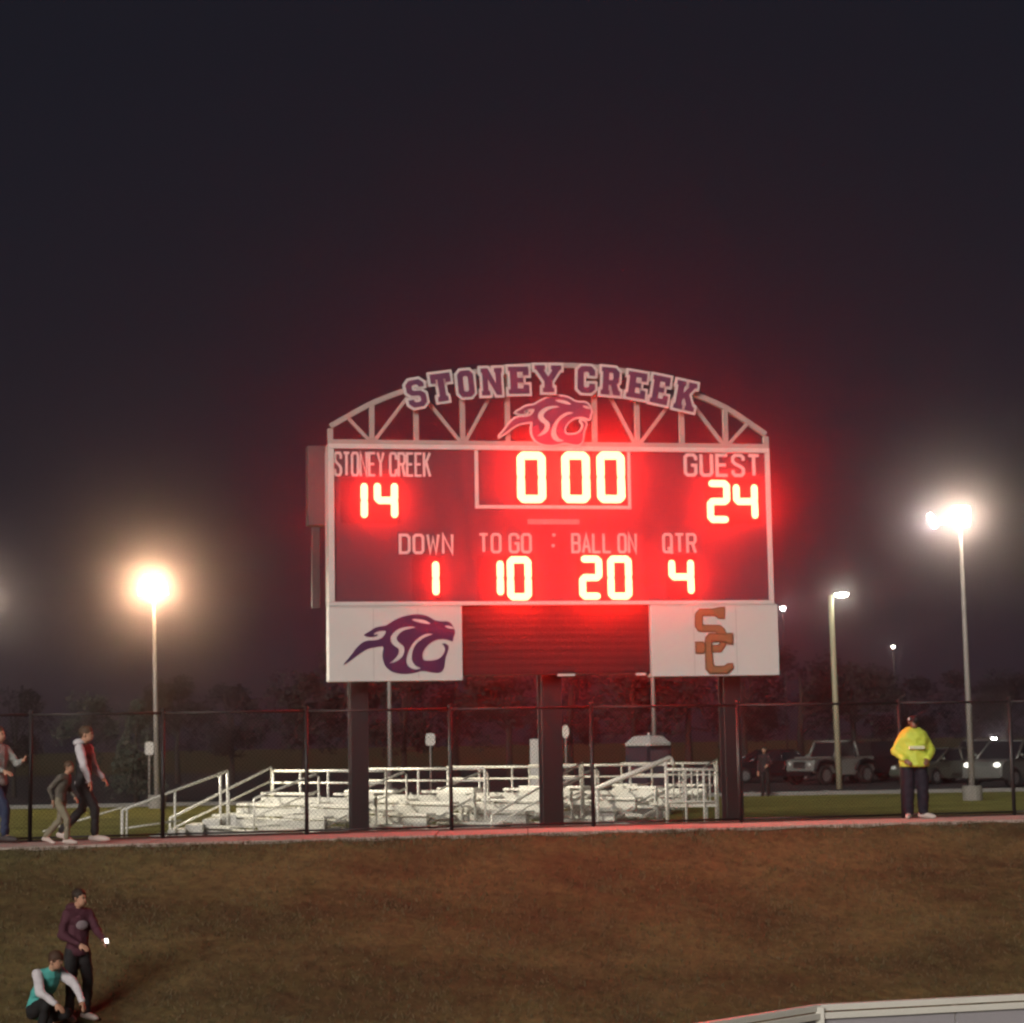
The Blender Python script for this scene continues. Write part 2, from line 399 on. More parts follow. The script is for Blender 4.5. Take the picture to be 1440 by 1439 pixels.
def cat(px, py, k, inner=1.0):       # emblem corner at photograph pixel, k photo px per traced unit -> metres in the board plane
    u0, z0 = bd(px, py); s = k/S2*1.008
    f = lambda L: [(u0+x*s, z0-y*s) for x, y in L]
    return orient([chaikin(f(CAT_OUT), 1)]+[chaikin(f(h), 1) for h in CAT_H])
me = shape_mesh(cat(470, 855, 1/8), .012); obj('panther_emblem', me, board, M_purple, loc=(0, -.043, 0))
bc = cat(690.5, 548.3, .1075)
o1 = orient([bc[0]]); 
me = shape_mesh(o1, .05, offset=.032); obj('emblem_backing', me, board, M_white, loc=(0, -.03, 0))
me = shape_mesh(bc, .012, offset=-.006); obj('panther_emblem', me, board, mat('emblem_purple', (.20, .06, .13), .5), loc=(0, -.063, 0))
# interlocked letters
def tr(L): return [bd(960+x/12, 840+y/12) for x, y in L]
S_ = [(705,170),(700,378),(590,370),(530,325),(340,325),(328,350),(328,460),(360,472),(620,475),(690,530),(735,620),(755,700),(720,820),(640,938),(350,940),(345,965),(205,965),(200,755),(340,755),(365,812),(590,812),(630,740),(600,650),(540,600),(260,595),(195,510),(195,290),(270,200),(500,200),(600,175)]
C_ = [(830,610),(830,805),(740,800),(690,765),(475,760),(480,940),(500,1130),(530,1165),(680,1165),(740,1120),(830,1120),(838,1200),(740,1300),(430,1300),(365,1220),(355,760),(365,680),(430,612),(700,625),(760,610)]
for k, (nm, L) in enumerate((('monogram_letter', S_), ('monogram_letter', C_))):
    pl = orient([tr(L)])
    e_ = obj(nm, shape_mesh(pl, .012), board, M_brown, loc=(0, -.043-.013*k*2, 0))
    obj('letter_face', shape_mesh(pl, .006, offset=-.022), e_, M_gold, loc=(0, -.0095, 0))
# block lettering on the arch
G = {
'S': [[(0,4.2),(0,2),(2,0),(7,0),(9,2),(9,6.3),(7,8.1),(3.6,8.5),(2.9,9.3),(2.9,10.8),(3.6,11.4),(5.4,11.4),(6.1,10.7),(6.1,10),(9,10),(9,12),(7,14),(2,14),(0,12),(0,8),(2,6.1),(5.4,5.7),(6.1,5),(6.1,3.3),(5.4,2.6),(3.6,2.6),(2.9,3.3),(2.9,4.2)]],
'T': [[(2.4,0),(7.6,0),(7.6,2.4),(6.6,2.6),(6.6,11),(7.4,11),(7.4,9.2),(10,9.2),(10,14),(0,14),(0,9.2),(2.6,9.2),(2.6,11),(3.4,11),(3.4,2.6),(2.4,2.4)]],
'O': [[(2,0),(7,0),(9,2),(9,12),(7,14),(2,14),(0,12),(0,2)],[(3.2,3.6),(3.2,10.4),(3.9,11),(5.1,11),(5.8,10.4),(5.8,3.6),(5.1,3),(3.9,3)]],
'N': [[(0,0),(4.2,0),(4.2,2.4),(3.4,2.4),(3.4,8),(7.4,0),(10,0),(10,11.6),(10.6,11.6),(10.6,14),(6.6,14),(6.6,11.6),(7.2,11.6),(7.2,6.4),(3.6,14),(0,14),(0,11.6),(.7,11.6),(.7,2.4),(0,2.4)]],
'E': [[(0,0),(9,0),(9,4.6),(6.4,4.6),(6.4,2.8),(4,2.8),(4,5.7),(6.6,5.7),(6.6,8.3),(4,8.3),(4,11.2),(6.4,11.2),(6.4,9.4),(9,9.4),(9,14),(0,14),(0,11.6),(.8,11.6),(.8,2.4),(0,2.4)]],
'Y': [[(3,0),(7.6,0),(7.6,2.4),(6.9,2.4),(6.9,5.6),(10,11.6),(10.6,11.6),(10.6,14),(6.4,14),(6.4,11.6),(7,11.6),(5.3,8.2),(3.6,11.6),(4.2,11.6),(4.2,14),(0,14),(0,11.6),(.6,11.6),(3.7,5.6),(3.7,2.4),(3,2.4)]],
'C': [[(0,2),(2,0),(7,0),(9,2),(9,5),(5.9,5),(5.9,3.6),(5.2,3),(3.9,3),(3.2,3.6),(3.2,10.4),(3.9,11),(5.2,11),(5.9,10.4),(5.9,9),(9,9),(9,12),(7,14),(2,14),(0,12)]],
'R': [[(0,0),(4.6,0),(4.6,2.4),(4,2.4),(4,5),(5,5),(6.4,0),(10,0),(10,2.4),(9.2,2.4),(8,5.6),(9.2,6.8),(9.2,12),(7.2,14),(0,14),(0,11.6),(.8,11.6),(.8,2.4),(0,2.4)],[(4,7.6),(4,11.2),(5.4,11.2),(6,10.6),(6,8.2),(5.4,7.6)]],
'K': [[(0,0),(4.6,0),(4.6,2.4),(4,2.4),(4,4.8),(4.8,6),(6.4,2.4),(5.8,2.4),(5.8,0),(10.6,0),(10.6,2.4),(9.8,2.4),(7,8),(9.4,11.6),(10.4,11.6),(10.4,14),(6,14),(6,11.6),(6.4,11.6),(4,8.2),(4,11.6),(4.6,11.6),(4.6,14),(0,14),(0,11.6),(.8,11.6),(.8,2.4),(0,2.4)]]}
ARCH = [('S',566,601,529,582,12),('T',600,638,520,574,9),('O',637,669,516,568,6),('N',670,709,514,564,3.5),('E',708,746,512,562,2.5),('Y',745,792,510,560,1),
        ('C',805,839,511,561,-1),('R',838,875,513,564,-4),('E',874,911,518,570,-8),('E',908,943,523,578,-10),('K',941,981,531,587,-11)]
M_arch = mat('arch_purple', (.14, .055, .13), .5, noise_amt=.12, noise_scale=6)
for i, (ch, x0, x1, y0, y1, ang) in enumerate(ARCH):
    u, z = bd((x0+x1)/2, (y0+y1)/2); wdt = max(p[0] for p in G[ch][0])
    W_ = (x1-x0-8.0)/S2; H_ = (y1-y0-11.0)/S2
    if abs(ang) > 5: W_ *= .97; H_ *= .93
    ca, sa = math.cos(R(ang-.6)), math.sin(R(ang-.6)); polys = []
    for pl in G[ch]:
        q = []
        for x, y in pl:
            a_ = (x/wdt-.5)*W_; b_ = (y/14-.5)*H_; q.append((u+a_*ca-b_*sa, z+a_*sa+b_*ca))
        polys.append(q)
    polys = orient(polys)
    bm = bmesh.new(); yo = -.12-.003*(i % 3)
    for p_ in polys: stroke(bm, p_, .096, yo-.02, yo+.02, closed=True)
    e_ = fin(bm, 'arch_letter', M_white, board)
    obj('letter_face', shape_mesh(polys, .012, offset=-.004), e_, M_arch, loc=(0, yo-.0275, 0))
# arched truss
TX = [463, 523, 585, 650, 713, 774, 835, 895, 958, 1020, 1080]
TOPY = [597, 566, 543, 526, 516, 512, 514, 523, 545, 571, 610]
zc0 = zT+.045
tops = [bd(x, y+2) for x, y in zip(TX, TOPY)]
tops[0] = (uL+.05, tops[0][1]); tops[-1] = (uR-.05, tops[-1][1])
# keep the arch symmetric in height, as built
n_ = len(tops); zz = [(tops[i][1]+tops[n_-1-i][1])/2*.3+tops[i][1]*.7 for i in range(n_)]
tops = [(t_[0], z_) for t_, z_ in zip(tops, zz)]
us = [t_[0] for t_ in tops]
def bar(name, p, q, wd, y0, y1, m=M_truss):
    p = Vector(p); q = Vector(q); bm = bmesh.new(); stroke(bm, [p, q], wd, y0, y1); return fin(bm, name, m, board, bevel=.008)
bar('truss_chord', (uL, zc0), (uR, zc0), .085, .0, .10)
# a smooth top chord in short bent lengths
def arc(u):
    for i in range(n_-1):
        if us[i] <= u <= us[i+1]:
            t_ = (u-us[i])/(us[i+1]-us[i]); p0 = zz[max(0, i-1)]; p1, p2 = zz[i], zz[i+1]; p3 = zz[min(n_-1, i+2)]
            if i == 0: p0 = 2*p1-p2
            if i == n_-2: p3 = 2*p2-p1
            return .5*((2*p1)+(-p0+p2)*t_+(2*p0-5*p1+4*p2-p3)*t_*t_+(-p0+3*p1-3*p2+p3)*t_**3)
    return zz[-1]
bm = bmesh.new(); stroke(bm, [(us[0]+(us[-1]-us[0])*k/60, arc(us[0]+(us[-1]-us[0])*k/60)) for k in range(61)], .10, -.004, .104)
fin(bm, 'truss_arch', M_truss, board)
for i in range(n_):
    bar('truss_post', (us[i], zc0+.043), (us[i], zz[i]-.045), .10 if 0 < i < n_-1 else .11, .002, .098)
for lo, hi in ((1, 0), (1, 2), (3, 2), (3, 4), (7, 6), (7, 8), (9, 8), (9, 10)):
    s = 1 if us[hi] > us[lo] else -1
    hx, hzz = us[hi]-s*.06, zz[hi]-.07
    if hi in (0, n_-1): hx = us[lo]+s*.46; hzz = arc(hx)-.03
    bar('truss_brace', (us[lo]+s*.06, zc0+.04), (hx, hzz), .07, .015, .085)
# plain lettering
F = {'S': ([[(5,6.6),(5,8),(4,9),(1,9),(0,8),(0,6.2),(1,5.2),(4,3.8),(5,2.8),(5,1),(4,0),(1,0),(0,1),(0,2.4)]], 5), 'T': ([[(0,9),(5,9)],[(2.5,8.9),(2.5,0)]], 5),
'O': (['c',[(1,0),(4,0),(5,1),(5,8),(4,9),(1,9),(0,8),(0,1)]], 5), 'N': ([[(0,-.4),(0,9.2),(5,-.2),(5,9.4)]], 5), 'E': ([[(5,9),(0,9),(0,0),(5,0)],[(0,4.6),(4.2,4.6)]], 5),
'Y': ([[(0,9.3),(2.5,4.5),(5,9.3)],[(2.5,4.5),(2.5,-.4)]], 5), 'C': ([[(5,6.4),(5,8),(4,9),(1,9),(0,8),(0,1),(1,0),(4,0),(5,1),(5,2.6)]], 5),
'R': ([[(0,-.4),(0,9),(4,9),(5,8),(5,5.6),(4,4.6),(0,4.6)],[(3,4.6),(5,-.4)]], 5), 'K': ([[(0,9.4),(0,-.4)],[(5,9.3),(0,3.6)],[(1.8,5.4),(5,-.3)]], 5),
'G': ([[(5,6.6),(5,8),(4,9),(1,9),(0,8),(0,1),(1,0),(4,0),(5,1),(5,4.4),(2.8,4.4)]], 5), 'U': ([[(0,9.4),(0,1),(1,0),(4,0),(5,1),(5,9.4)]], 5),
'D': (['c',[(0,0),(3.8,0),(5,1.2),(5,7.8),(3.8,9),(0,9)]], 5), 'W': ([[(0,9.3),(1.4,0),(3,7.5),(4.6,0),(6,9.3)]], 6),
'B': (['c',[(0,0),(4,0),(5,1),(5,3.8),(4.2,4.6),(5,5.4),(5,8),(4,9),(0,9)],[(0,4.6),(4.2,4.6)]], 5), 'A': ([[(0,-.4),(2.5,9),(5,-.4)],[(1,2.8),(4,2.8)]], 5),
'L': ([[(0,9.4),(0,0),(5,0)]], 5), 'Q': (['c',[(1,0),(4,0),(5,1),(5,8),(4,9),(1,9),(0,8),(0,1)],[(2.8,2.4),(5.6,-.8)]], 5)}
def lettering(text, x0, x1, y0, y1, sw=1.5, gap=2.6):
    u0, zb = bd(x0, y1); u1, _ = bd(x1, y1); zt = bd(x0, y0)[1]
    adv = 0; 
    for ch in text: adv += (F[ch][1]+gap) if ch != ' ' else 3.4
    adv -= gap; kx = (u1-u0)/(adv+sw); kz = (zt-zb)/(9+sw); x = sw/2
    word = bpy.data.objects.new('lettering', None); COL.objects.link(word); word.parent = board
    for ch in text:
        if ch == ' ': x += 3.4; continue
        g = F[ch][0]; closed = False; k = 0; bm = bmesh.new()
        for s in g:
            if s == 'c': closed = True; continue
            stroke(bm, [(u0+(x+p[0])*kx, zb+(sw/2+p[1])*kz) for p in s], sw*(kx+kz)/2, -.004-.0015*k, .018, closed); closed = False; k += 1
        fin(bm, 'letter', M_letter_w, word); x += F[ch][1]+gap
lettering('STONEY CREEK', 470, 606, 635, 671, sw=1.35, gap=2.2)
lettering('GUEST', 962, 1070, 638, 671)
lettering('DOWN', 561, 638, 751, 780)
lettering('TO GO', 673, 748, 750, 779)
lettering('BALL ON', 804, 896, 750, 779)
lettering('QTR', 932, 980, 750, 779)
for px, py in ((779, 753), (778, 768)):
    u, z = bd(px, py); bm = bmesh.new(); tube(bm, [(u, -.01, z), (u, .018, z)], .035, 12); fin(bm, 'possession_light', M_letter_w, board)
# seven-segment digits
M_led = mat('red_led', (.3, .01, .01), .4, emit=DIGIT_RGB, strength=DIGIT_STRENGTH)
M_mask = mat('digit_mask', (.075, .022, .04), .6)
SEG = {'0': 'abcdef', '1': 'bc', '2': 'abged', '4': 'fgbc'}
def digit(ch, x0, x1, y0, y1, t_px):
    (u0, zb), (u1, zt) = bd(x0, y1), bd(x1, y0); t_ = t_px/S2; g = .006
    d = boxo('digit', (u0 if ch != '1' else u1-(.47))-.05, u1+.05, .004, .0195, zb-.06, zt+.06, M_mask, board, bevel=.003)
    if ch == '1': u0 = u1-.45
    L, Rr, T, B_ = u0+t_/2, u1-t_/2, zt-t_/2, zb+t_/2; Mz = (T+B_)/2
    ends = {'a': ((L, T), (Rr, T)), 'b': ((Rr, T), (Rr, Mz)), 'c': ((Rr, Mz), (Rr, B_)), 'd': ((L, B_), (Rr, B_)), 'e': ((L, Mz), (L, B_)), 'f': ((L, T), (L, Mz)), 'g': ((L, Mz), (Rr, Mz))}
    segs = SEG[ch]
    for s in segs:
        p, q = Vector(ends[s][0]), Vector(ends[s][1]); dr = (q-p).normalized(); n = Vector((-dr.y, dr.x))
        p = p+dr*g; q = q-dr*g
        def cut(pt, end):
            # free ends are drawn out and rounded, joined ends are mitred
            joined = {'a': ('f', 'b'), 'b': ('a', 'c'), 'c': ('b', 'd'), 'd': ('e', 'c'), 'e': ('f', 'd'), 'f': ('a', 'e'), 'g': ('f', 'b')}[s][end]
            return joined in segs
        pts = []; k = t_/2
        def endp(c, sg, jn):
            # octagonal end
            return [c + n*k*sg2*w_ + dr*sg*e_ for (sg2, w_, e_) in ((1, 1, -.45*k), (1, .80, .05*k), (1, .42, .42*k), (-1, .42, .42*k), (-1, .80, .05*k), (-1, 1, -.45*k))]
        A_ = endp(q, 1, None); B2 = endp(p, -1, None)
        poly = [(v.x, v.y) for v in A_] + [(v.x, v.y) for v in reversed(B2)]
        bm = bmesh.new(); prism(bm, poly, -.004 if s in 'adg' else -.0055, .003); fin(bm, 'segment', M_led, d)
for a_ in (('0', 727.5, 767, 636, 708, 11.5), ('0', 790.5, 829, 636, 708, 11.5), ('0', 840, 878, 636, 708, 11.5)): digit(*a_)
for a_ in (('1', 484, 517, 677, 732, 10), ('4', 526, 559.5, 677, 732, 10), ('2', 995, 1026, 676, 736, 10), ('4', 1032, 1065, 679, 733, 10),
           ('1', 584, 617.5, 787, 841, 10), ('1', 675, 708, 786, 841, 10), ('0', 713.5, 747, 783, 845, 10), ('2', 815, 846.5, 782, 844, 10), ('0', 855, 888, 782, 844, 10), ('4', 941, 975.5, 785, 839, 10)): digit(*a_)

# ------------------------------------------------------------------ chain-link fence
fence = thing('chain_link_fence', 'tall black chain-link fence running along the top of the bank', 'fence')
M_fence = mat('black_vinyl', (.02, .018, .02), .5)
FH = 2.12
def fpt(px):
    # fence line point seen in picture column px
    d = ray(px, 1090); t_ = 39.16/(d.y-.248*d.x); return d.x*t_, d.y*t_
posts = [-160, 43, 229, 431, 634, 833, 1040, 1268, 1424, 1610]
fp = [fpt(p) for p in posts]
for x, y in fp:
    p_ = tubeo('post', [(x, y, -.3), (x, y, FH+.02)], .036, M_fence, fence, n=10)
    bm = bmesh.new(); ellipsoid(bm, (x, y, FH+.03), .045, .045, .035, 8, 6); fin(bm, 'post_cap', M_fence, p_, True)
for (xa, ya), (xb, yb) in zip(fp, fp[1:]):
    tubeo('top_rail', [(xa, ya, FH-.02), (xb, yb, FH-.02)], .024, M_fence, fence, n=8)
    tubeo('bottom_rail', [(xa, ya, .07), (xb, yb, .07)], .018, M_fence, fence, n=6)
    L_ = math.hypot(xb-xa, yb-ya); ux, uy = (xb-xa)/L_, (yb-ya)/L_; bm = bmesh.new(); s_ = .075; hh = FH-.1
    k = -hh
    while k < L_:
        for sg in (1, -1):
            # a wire rising at 45 degrees clipped to the bay
            a0, a1 = max(0, -k), min(hh, L_-k)
            if a1-a0 > .02:
                z0, z1 = (a0, a1) if sg == 1 else (hh-a0, hh-a1)
                oy = .003*sg
                tube(bm, [(xa+ux*(k+a0)-uy*oy, ya+uy*(k+a0)+ux*oy, .08+z0), (xa+ux*(k+a1)-uy*oy, ya+uy*(k+a1)+ux*oy, .08+z1)], .0021, 3, cap=False)
        k += s_
    o = fin(bm, 'chain_link_mesh', M_fence, fence); o['kind'] = 'stuff'

# ------------------------------------------------------------------ bleachers
M_alu = mat('white_aluminium', (.88, .87, .80), .35, metal=.0, noise_amt=.06, noise_scale=3, spec=.8)
M_alu2 = mat('galvanised', (.70, .70, .66), .4, metal=.2, noise_amt=.1, noise_scale=5)
def rail(parent, name, pts, r=.026): return tubeo(name, pts, r, M_alu, parent, n=6)
def bleacher(label, x, y, rz, L_, rows=4, aisle=None, left=True, right=True, back=True, z=-.5):
    b_ = thing('bleacher', label, 'bleachers', (x, y, z), rz, 'white bleachers behind the fence')
    for i in range(rows):
        yy = i*.62; sz = .42+.2*i
        segs_ = [(0, L_)] if aisle is None else [(0, aisle-.45), (aisle+.45, L_)]
        for a_, c_ in segs_:
            boxo('seat_plank', a_, c_, yy, yy+.25, sz, sz+.05, M_alu, b_, bevel=.008)
        boxo('foot_plank', 0, L_, yy-.34, yy-.06, sz-.27, sz-.23, M_alu, b_, bevel=.006)
        boxo('riser_plank', 0, L_, yy+.0, yy+.03, sz-.2, sz-.04, M_alu2, b_)
    n = max(2, int(L_/1.4)+1)
    for k in range(n):
        xx = .08+(L_-.16)*k/(n-1); bm = bmesh.new()
        top = .42+.2*(rows-1)
        tube(bm, [(xx, -.3, .03), (xx, (rows-1)*.62+.2, .03)], .03, 4); tube(bm, [(xx, -.2, .12), (xx, (rows-1)*.62+.15, top-.05)], .028, 4)
        for i in range(rows): tube(bm, [(xx, i*.62+.12, .03), (xx, i*.62+.12, .42+.2*i)], .022, 4)
        fin(bm, 'support_frame', M_alu2, b_)
    yb = (rows-1)*.62+.32; zt = .42+.2*(rows-1)+.48
    if back:
        n = max(3, int(L_/.85)+1)
        for k in range(n): rail(b_, 'rail_post', [(L_*k/(n-1), yb, .05), (L_*k/(n-1), yb, zt)], .024)
        rail(b_, 'guard_rail', [(0, yb, zt), (L_, yb, zt)]); rail(b_, 'guard_rail', [(0, yb, zt-.24), (L_, yb, zt-.24)], .02)
    for on, xx in ((left, -.06), (right, L_+.06)):
        if on:
            rail(b_, 'side_rail', [(xx, -.35, .05), (xx, -.35, .62), (xx, yb, zt+.08), (xx, yb, .05)], .028)
            rail(b_, 'side_rail', [(xx, -.35, .4), (xx, yb, zt-.2)], .018)
            rail(b_, 'rail_post', [(xx, yb*.5, .1), (xx, yb*.5, .35+(zt)*.5)], .022)
    if aisle is not None:
        y0, y1 = .25, (rows-1)*.62
        rail(b_, 'aisle_handrail', [(aisle, y0, .3), (aisle, y0, 1.0), (aisle, y1-.08, .42+.2*(rows-1)+.42), (aisle, y1, .42+.2*(rows-1)+.36), (aisle, y1, .5)], .024)
        rail(b_, 'aisle_handrail', [(aisle, y0, .66), (aisle, y1, .42+.2*(rows-1)+.1)], .018)
        for i in range(rows): boxo('aisle_step', aisle-.4, aisle+.4, i*.62-.33, i*.62-.05, .27+.2*i, .31+.2*i, M_alu, b_, bevel=.006)
    return b_
PHI = R(-46)
bleacher('white low bleachers at the left end, with the long sloping side rail', X_at(262, 44.6), 44.6, PHI, 3.6, aisle=1.9, right=False)
bleacher('white bleachers between the second fence post and the left scoreboard post', X_at(385, 45.6), 45.6, PHI, 4.0, aisle=2.0, left=False, right=False)
bleacher('white bleachers just right of the left scoreboard post', X_at(520, 46.2), 46.2, PHI, 4.0, aisle=1.6, left=False)
bleacher('white bleachers left of the middle scoreboard post', X_at(640, 46.8), 46.8, PHI, 4.0, aisle=2.4, left=False, right=False)
bleacher('white bleachers right of the middle scoreboard post, in front of the portable toilet', X_at(775, 47.2), 47.2, PHI, 2.7, aisle=1.2, left=False, right=True)
# entry ramps: thing of their own at either end
def ramp_thing(label, pts_world, posts_, name='access_ramp'):
    x0, y0, z0 = pts_world[0]
    r_ = thing(name, label, 'ramp', (x0, y0, z0), 0, None)
    return r_
def wp(px, py, Y): p = P(px, py, Y); return p
ramp = thing('access_ramp', 'white railed access ramp rising to the right at the left end of the bleachers', 'ramp', (0, 0, 0))
Y0, Y1 = 42.6, 44.4
def seg_rail(par, name, a, b, r=.026): return tubeo(name, [a, b], r, M_alu, par, n=6)
A = P(172, 1140, Y0); B = P(320, 1085, Y1)
def at(t_, dz=0): v = A.lerp(B, t_); return Vector((v.x, v.y, v.z+dz))
seg_rail(ramp, 'handrail', at(0), at(1))
seg_rail(ramp, 'mid_rail', at(.02, -.36), at(.55, -.62), .02)
for t_ in (.0, .04, .49, .93, 1.0):
    v = at(t_); seg_rail(ramp, 'rail_post', (v.x, v.y, -.5), (v.x, v.y, v.z), .026 if t_ else .034)
for k in range(7):
    v = at(k/6); boxo('ramp_deck', v.x-.17, v.x+.17, v.y+.05, v.y+1.1, -.5, -.32+.5*k/6, M_alu2, ramp, bevel=.006)
A2 = P(60, 1170, 44.2); B2 = P(172, 1136, 43.9)
seg_rail(ramp, 'lower_handrail', A2, B2, .018)
stair = thing('entry_platform', 'white entry platform with upright balusters beyond the right end of the bleachers', 'platform', (0, 0, 0))
YA, YB = 43.6, 44.4
A = P(838, 1110, YA); B = P(943, 1066, YA)
seg_rail(stair, 'handrail', A, B, .05); seg_rail(stair, 'handrail', B, P(949, 1080, YA+.1), .035)
for px, py in ((840, 1109), (936, 1069)):
    v = P(px, py, YA); seg_rail(stair, 'rail_post', (v.x, v.y, -.5), (v.x, v.y, v.z), .03)
l0, l1 = P(938, 1083, YB), P(1006, 1083, YB)
seg_rail(stair, 'top_rail', l0, l1, .03)
m0, m1 = P(938, 1128, YB), P(1006, 1128, YB); seg_rail(stair, 'bottom_rail', m0, m1, .026)
for k in range(9):
    v = l0.lerp(l1, k/8); seg_rail(stair, 'baluster', (v.x, v.y, -.5 if k % 3 == 0 else m0.z), (v.x, v.y, v.z), .026 if k % 3 == 0 else .016)
boxo('platform_deck', m0.x, m1.x, YB+.05, YB+1.3, m0.z-.12, m0.z-.04, M_alu, stair, bevel=.01)
for k in range(4): boxo('stair_tread', A.x+.25*k+.1, A.x+.25*k+.4, YA+.1, YA+1.1, -.3+.16*k, -.26+.16*k, M_alu, stair, bevel=.006)

# ------------------------------------------------------------------ lamps
M_pole = mat('grey_pole', (.42, .38, .36), .5, noise_amt=.15, noise_scale=3)
M_house = mat('lamp_housing', (.25, .24, .23), .5)
def emit_mat(name, col, st): return mat(name, (.8, .8, .8), .4, emit=col, strength=st)
def lot_lamp(label, px, py, Y, heads, col, st, r0=.10, base=True, size=(.55, .34), aim=None, lean=0.0, arm=.0, group='parking lot flood lamps', z0=-.5, tilt=28):
    top = P(px, py, Y); x, z = top.x, top.z
    l_ = thing('flood_lamp', label, 'lamp post', (x, Y, z0), 0, group)
    H = z-z0
    tubeo('pole', [(lean, 0, 0), (lean*.5, 0, H*.5), (0, 0, H-.15)], r0, M_pole, l_, n=12, r2=r0*.55)
    if base: 
        bm = bmesh.new(); tube(bm, [(lean, 0, -.1), (lean, 0, .45)], .30, 16); fin(bm, 'concrete_base', mat('lamp_base', (.42, .40, .37), .9, noise_amt=.2), l_, bevel=.01)
    for hx, hz, ang in heads:
        M = Matrix.Translation((hx, -.05, H+hz)) @ Matrix.Rotation(R(ang), 4, 'Z') @ Matrix.Rotation(R(tilt), 4, 'X')
        a_, b_ = size[0]/2, size[1]/2
        bm = bmesh.new(); prism(bm, [(-a_-.03, -b_-.03), (a_+.03, -b_-.03), (a_+.03, b_+.03), (-a_-.03, b_+.03)], -.12, .0)
        for v in bm.verts:
            if v.co.y > -.01: v.co.x *= .6; v.co.z *= .6; v.co.y = .12
        bmesh.ops.transform(bm, matrix=M, verts=bm.verts[:])
        h_ = fin(bm, 'lamp_head', M_house, l_)
        bm = bmesh.new(); box(bm, -a_, a_, -.132, -.123, -b_, b_, M); fin(bm, 'lens', emit_mat(name_of(col, st), col, st), h_)
        bm = bmesh.new(); tube(bm, [(0, 0, H-.2), (hx*.5, .06, H-.12+hz*.5), (hx, .05, H+hz-.1)], .028, 8); fin(bm, 'bracket', M_house, l_)
    return l_
def name_of(c, s): return 'lamp_glow_%d_%d' % (int(c[2]*100), int(s))
WARM, NEUT, COOL = (1, .66, .36), (1, .86, .62), (.92, 1, .80)
lot_lamp('warm flood lamp on the slim pole left of the scoreboard', 216, 829, 75, [(-.22, .05, 12), (.22, .05, -8), (0, .30, 0)], WARM, 185, lean=.16, size=(.52, .42))
lot_lamp('flood lamp with a second head at its side, on the tall right-hand pole', 1350, 733, 68, [(.0, .05, 6), (-.0, .30, 0)], NEUT, 120, lean=.02, size=(.50, .36))
# the second, smaller head of the right-hand lamp
tp = P(1311, 733, 68); tq = P(1350, 733, 68)
rt = [o for o in bpy.data.objects if o.name.startswith('flood_lamp')][-1]
bm = bmesh.new(); ellipsoid(bm, (tp.x-tq.x, -.05, tp.z+.5+.0), .11, .08, .24, 12, 8, Matrix.Rotation(R(-24), 3, 'Y')); sl_ = fin(bm, 'side_lens', emit_mat('side_glow', (1, .93, .85), 110), rt, True)
bm = bmesh.new(); tube(bm, [(0, .04, tq.z+.4), (tp.x-tq.x, .06, tp.z+.4)], .025, 8); fin(bm, 'side_arm', M_house, rt)
side_lamp = lot_lamp('flood lamp just beyond the left edge of the photo, lighting the bleachers', -34, 852, 49, [(0, .05, 20), (0, .28, 24)], NEUT, 60, size=(.40,.26))
# the beam of that lamp's reflector
sp = bpy.data.lights.new('flood_beam', 'SPOT'); spo = bpy.data.objects.new('flood_beam', sp); COL.objects.link(spo); spo.parent = side_lamp
tp_ = P(-34, 852, 49); spo.location = (.25, -.3, tp_.z+.7); sp.energy = 11500; sp.color = (1, .90, .70); sp.spot_size = R(70); sp.spot_blend = .6; sp.shadow_soft_size = .15
spo.rotation_euler = (Vector((1.5, 46, -.2))-Vector((tp_.x, 49, tp_.z))).to_track_quat('-Z', 'Y').to_euler()
# street light right of the scoreboard with its lit pole
sl0 = P(1168, 838, 85)
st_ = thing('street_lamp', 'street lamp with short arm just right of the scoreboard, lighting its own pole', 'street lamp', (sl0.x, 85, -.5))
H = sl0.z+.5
tubeo('pole', [(0.08, 0, 0), (0.04, 0, H*.5), (0, 0, H)], .12, mat('lamplit_pole', (.50, .45, .30), .5), st_, n=12, r2=.10)  # pole colour carries the lamp's yellow light, painted in evenly
boxo('arm', .0, .34, -.05, .05, H-.02, H+.05, M_house, st_, bevel=.01)
boxo('lamp_head', .14, .72, -.18, .14, H+.05, H+.17, M_house, st_, bevel=.03)
bm = bmesh.new(); ellipsoid(bm, (.42, -.05, H+.04), .26, .15, .12, 12, 8); fin(bm, 'lens', emit_mat('street_glow', (.95, 1, .78), 60), st_, True)
# posts whose heads are hidden behind the board
for px, Y, lab in ((548, 80, 'slim grey lot lamp post behind the left bleachers, its head behind the scoreboard'), (919.5, 82, 'grey lot lamp post standing behind the portable toilet'), (786, 88, 'thin grey lot lamp post beside the middle scoreboard post')):
    x = X_at(px, Y, 2.0)
    l_ = thing('lamp_post', lab, 'lamp post', (x, Y, -.5), 0, 'unlit lot lamp posts')
    hh = 7.3 if px != 786 else 6.6
    tubeo('pole', [(0, 0, 0), (0, 0, hh)], .09 if px != 786 else .06, M_pole, l_, n=10, r2=.055)
    bm = bmesh.new(); tube(bm, [(0, 0, -.1), (0, 0, .45)], .25, 14); fin(bm, 'concrete_base', MATS['lamp_base'], l_)
    boxo('lamp_head', -.1, .5, -.15, .15, hh, hh+.1, M_house, l_, bevel=.02)
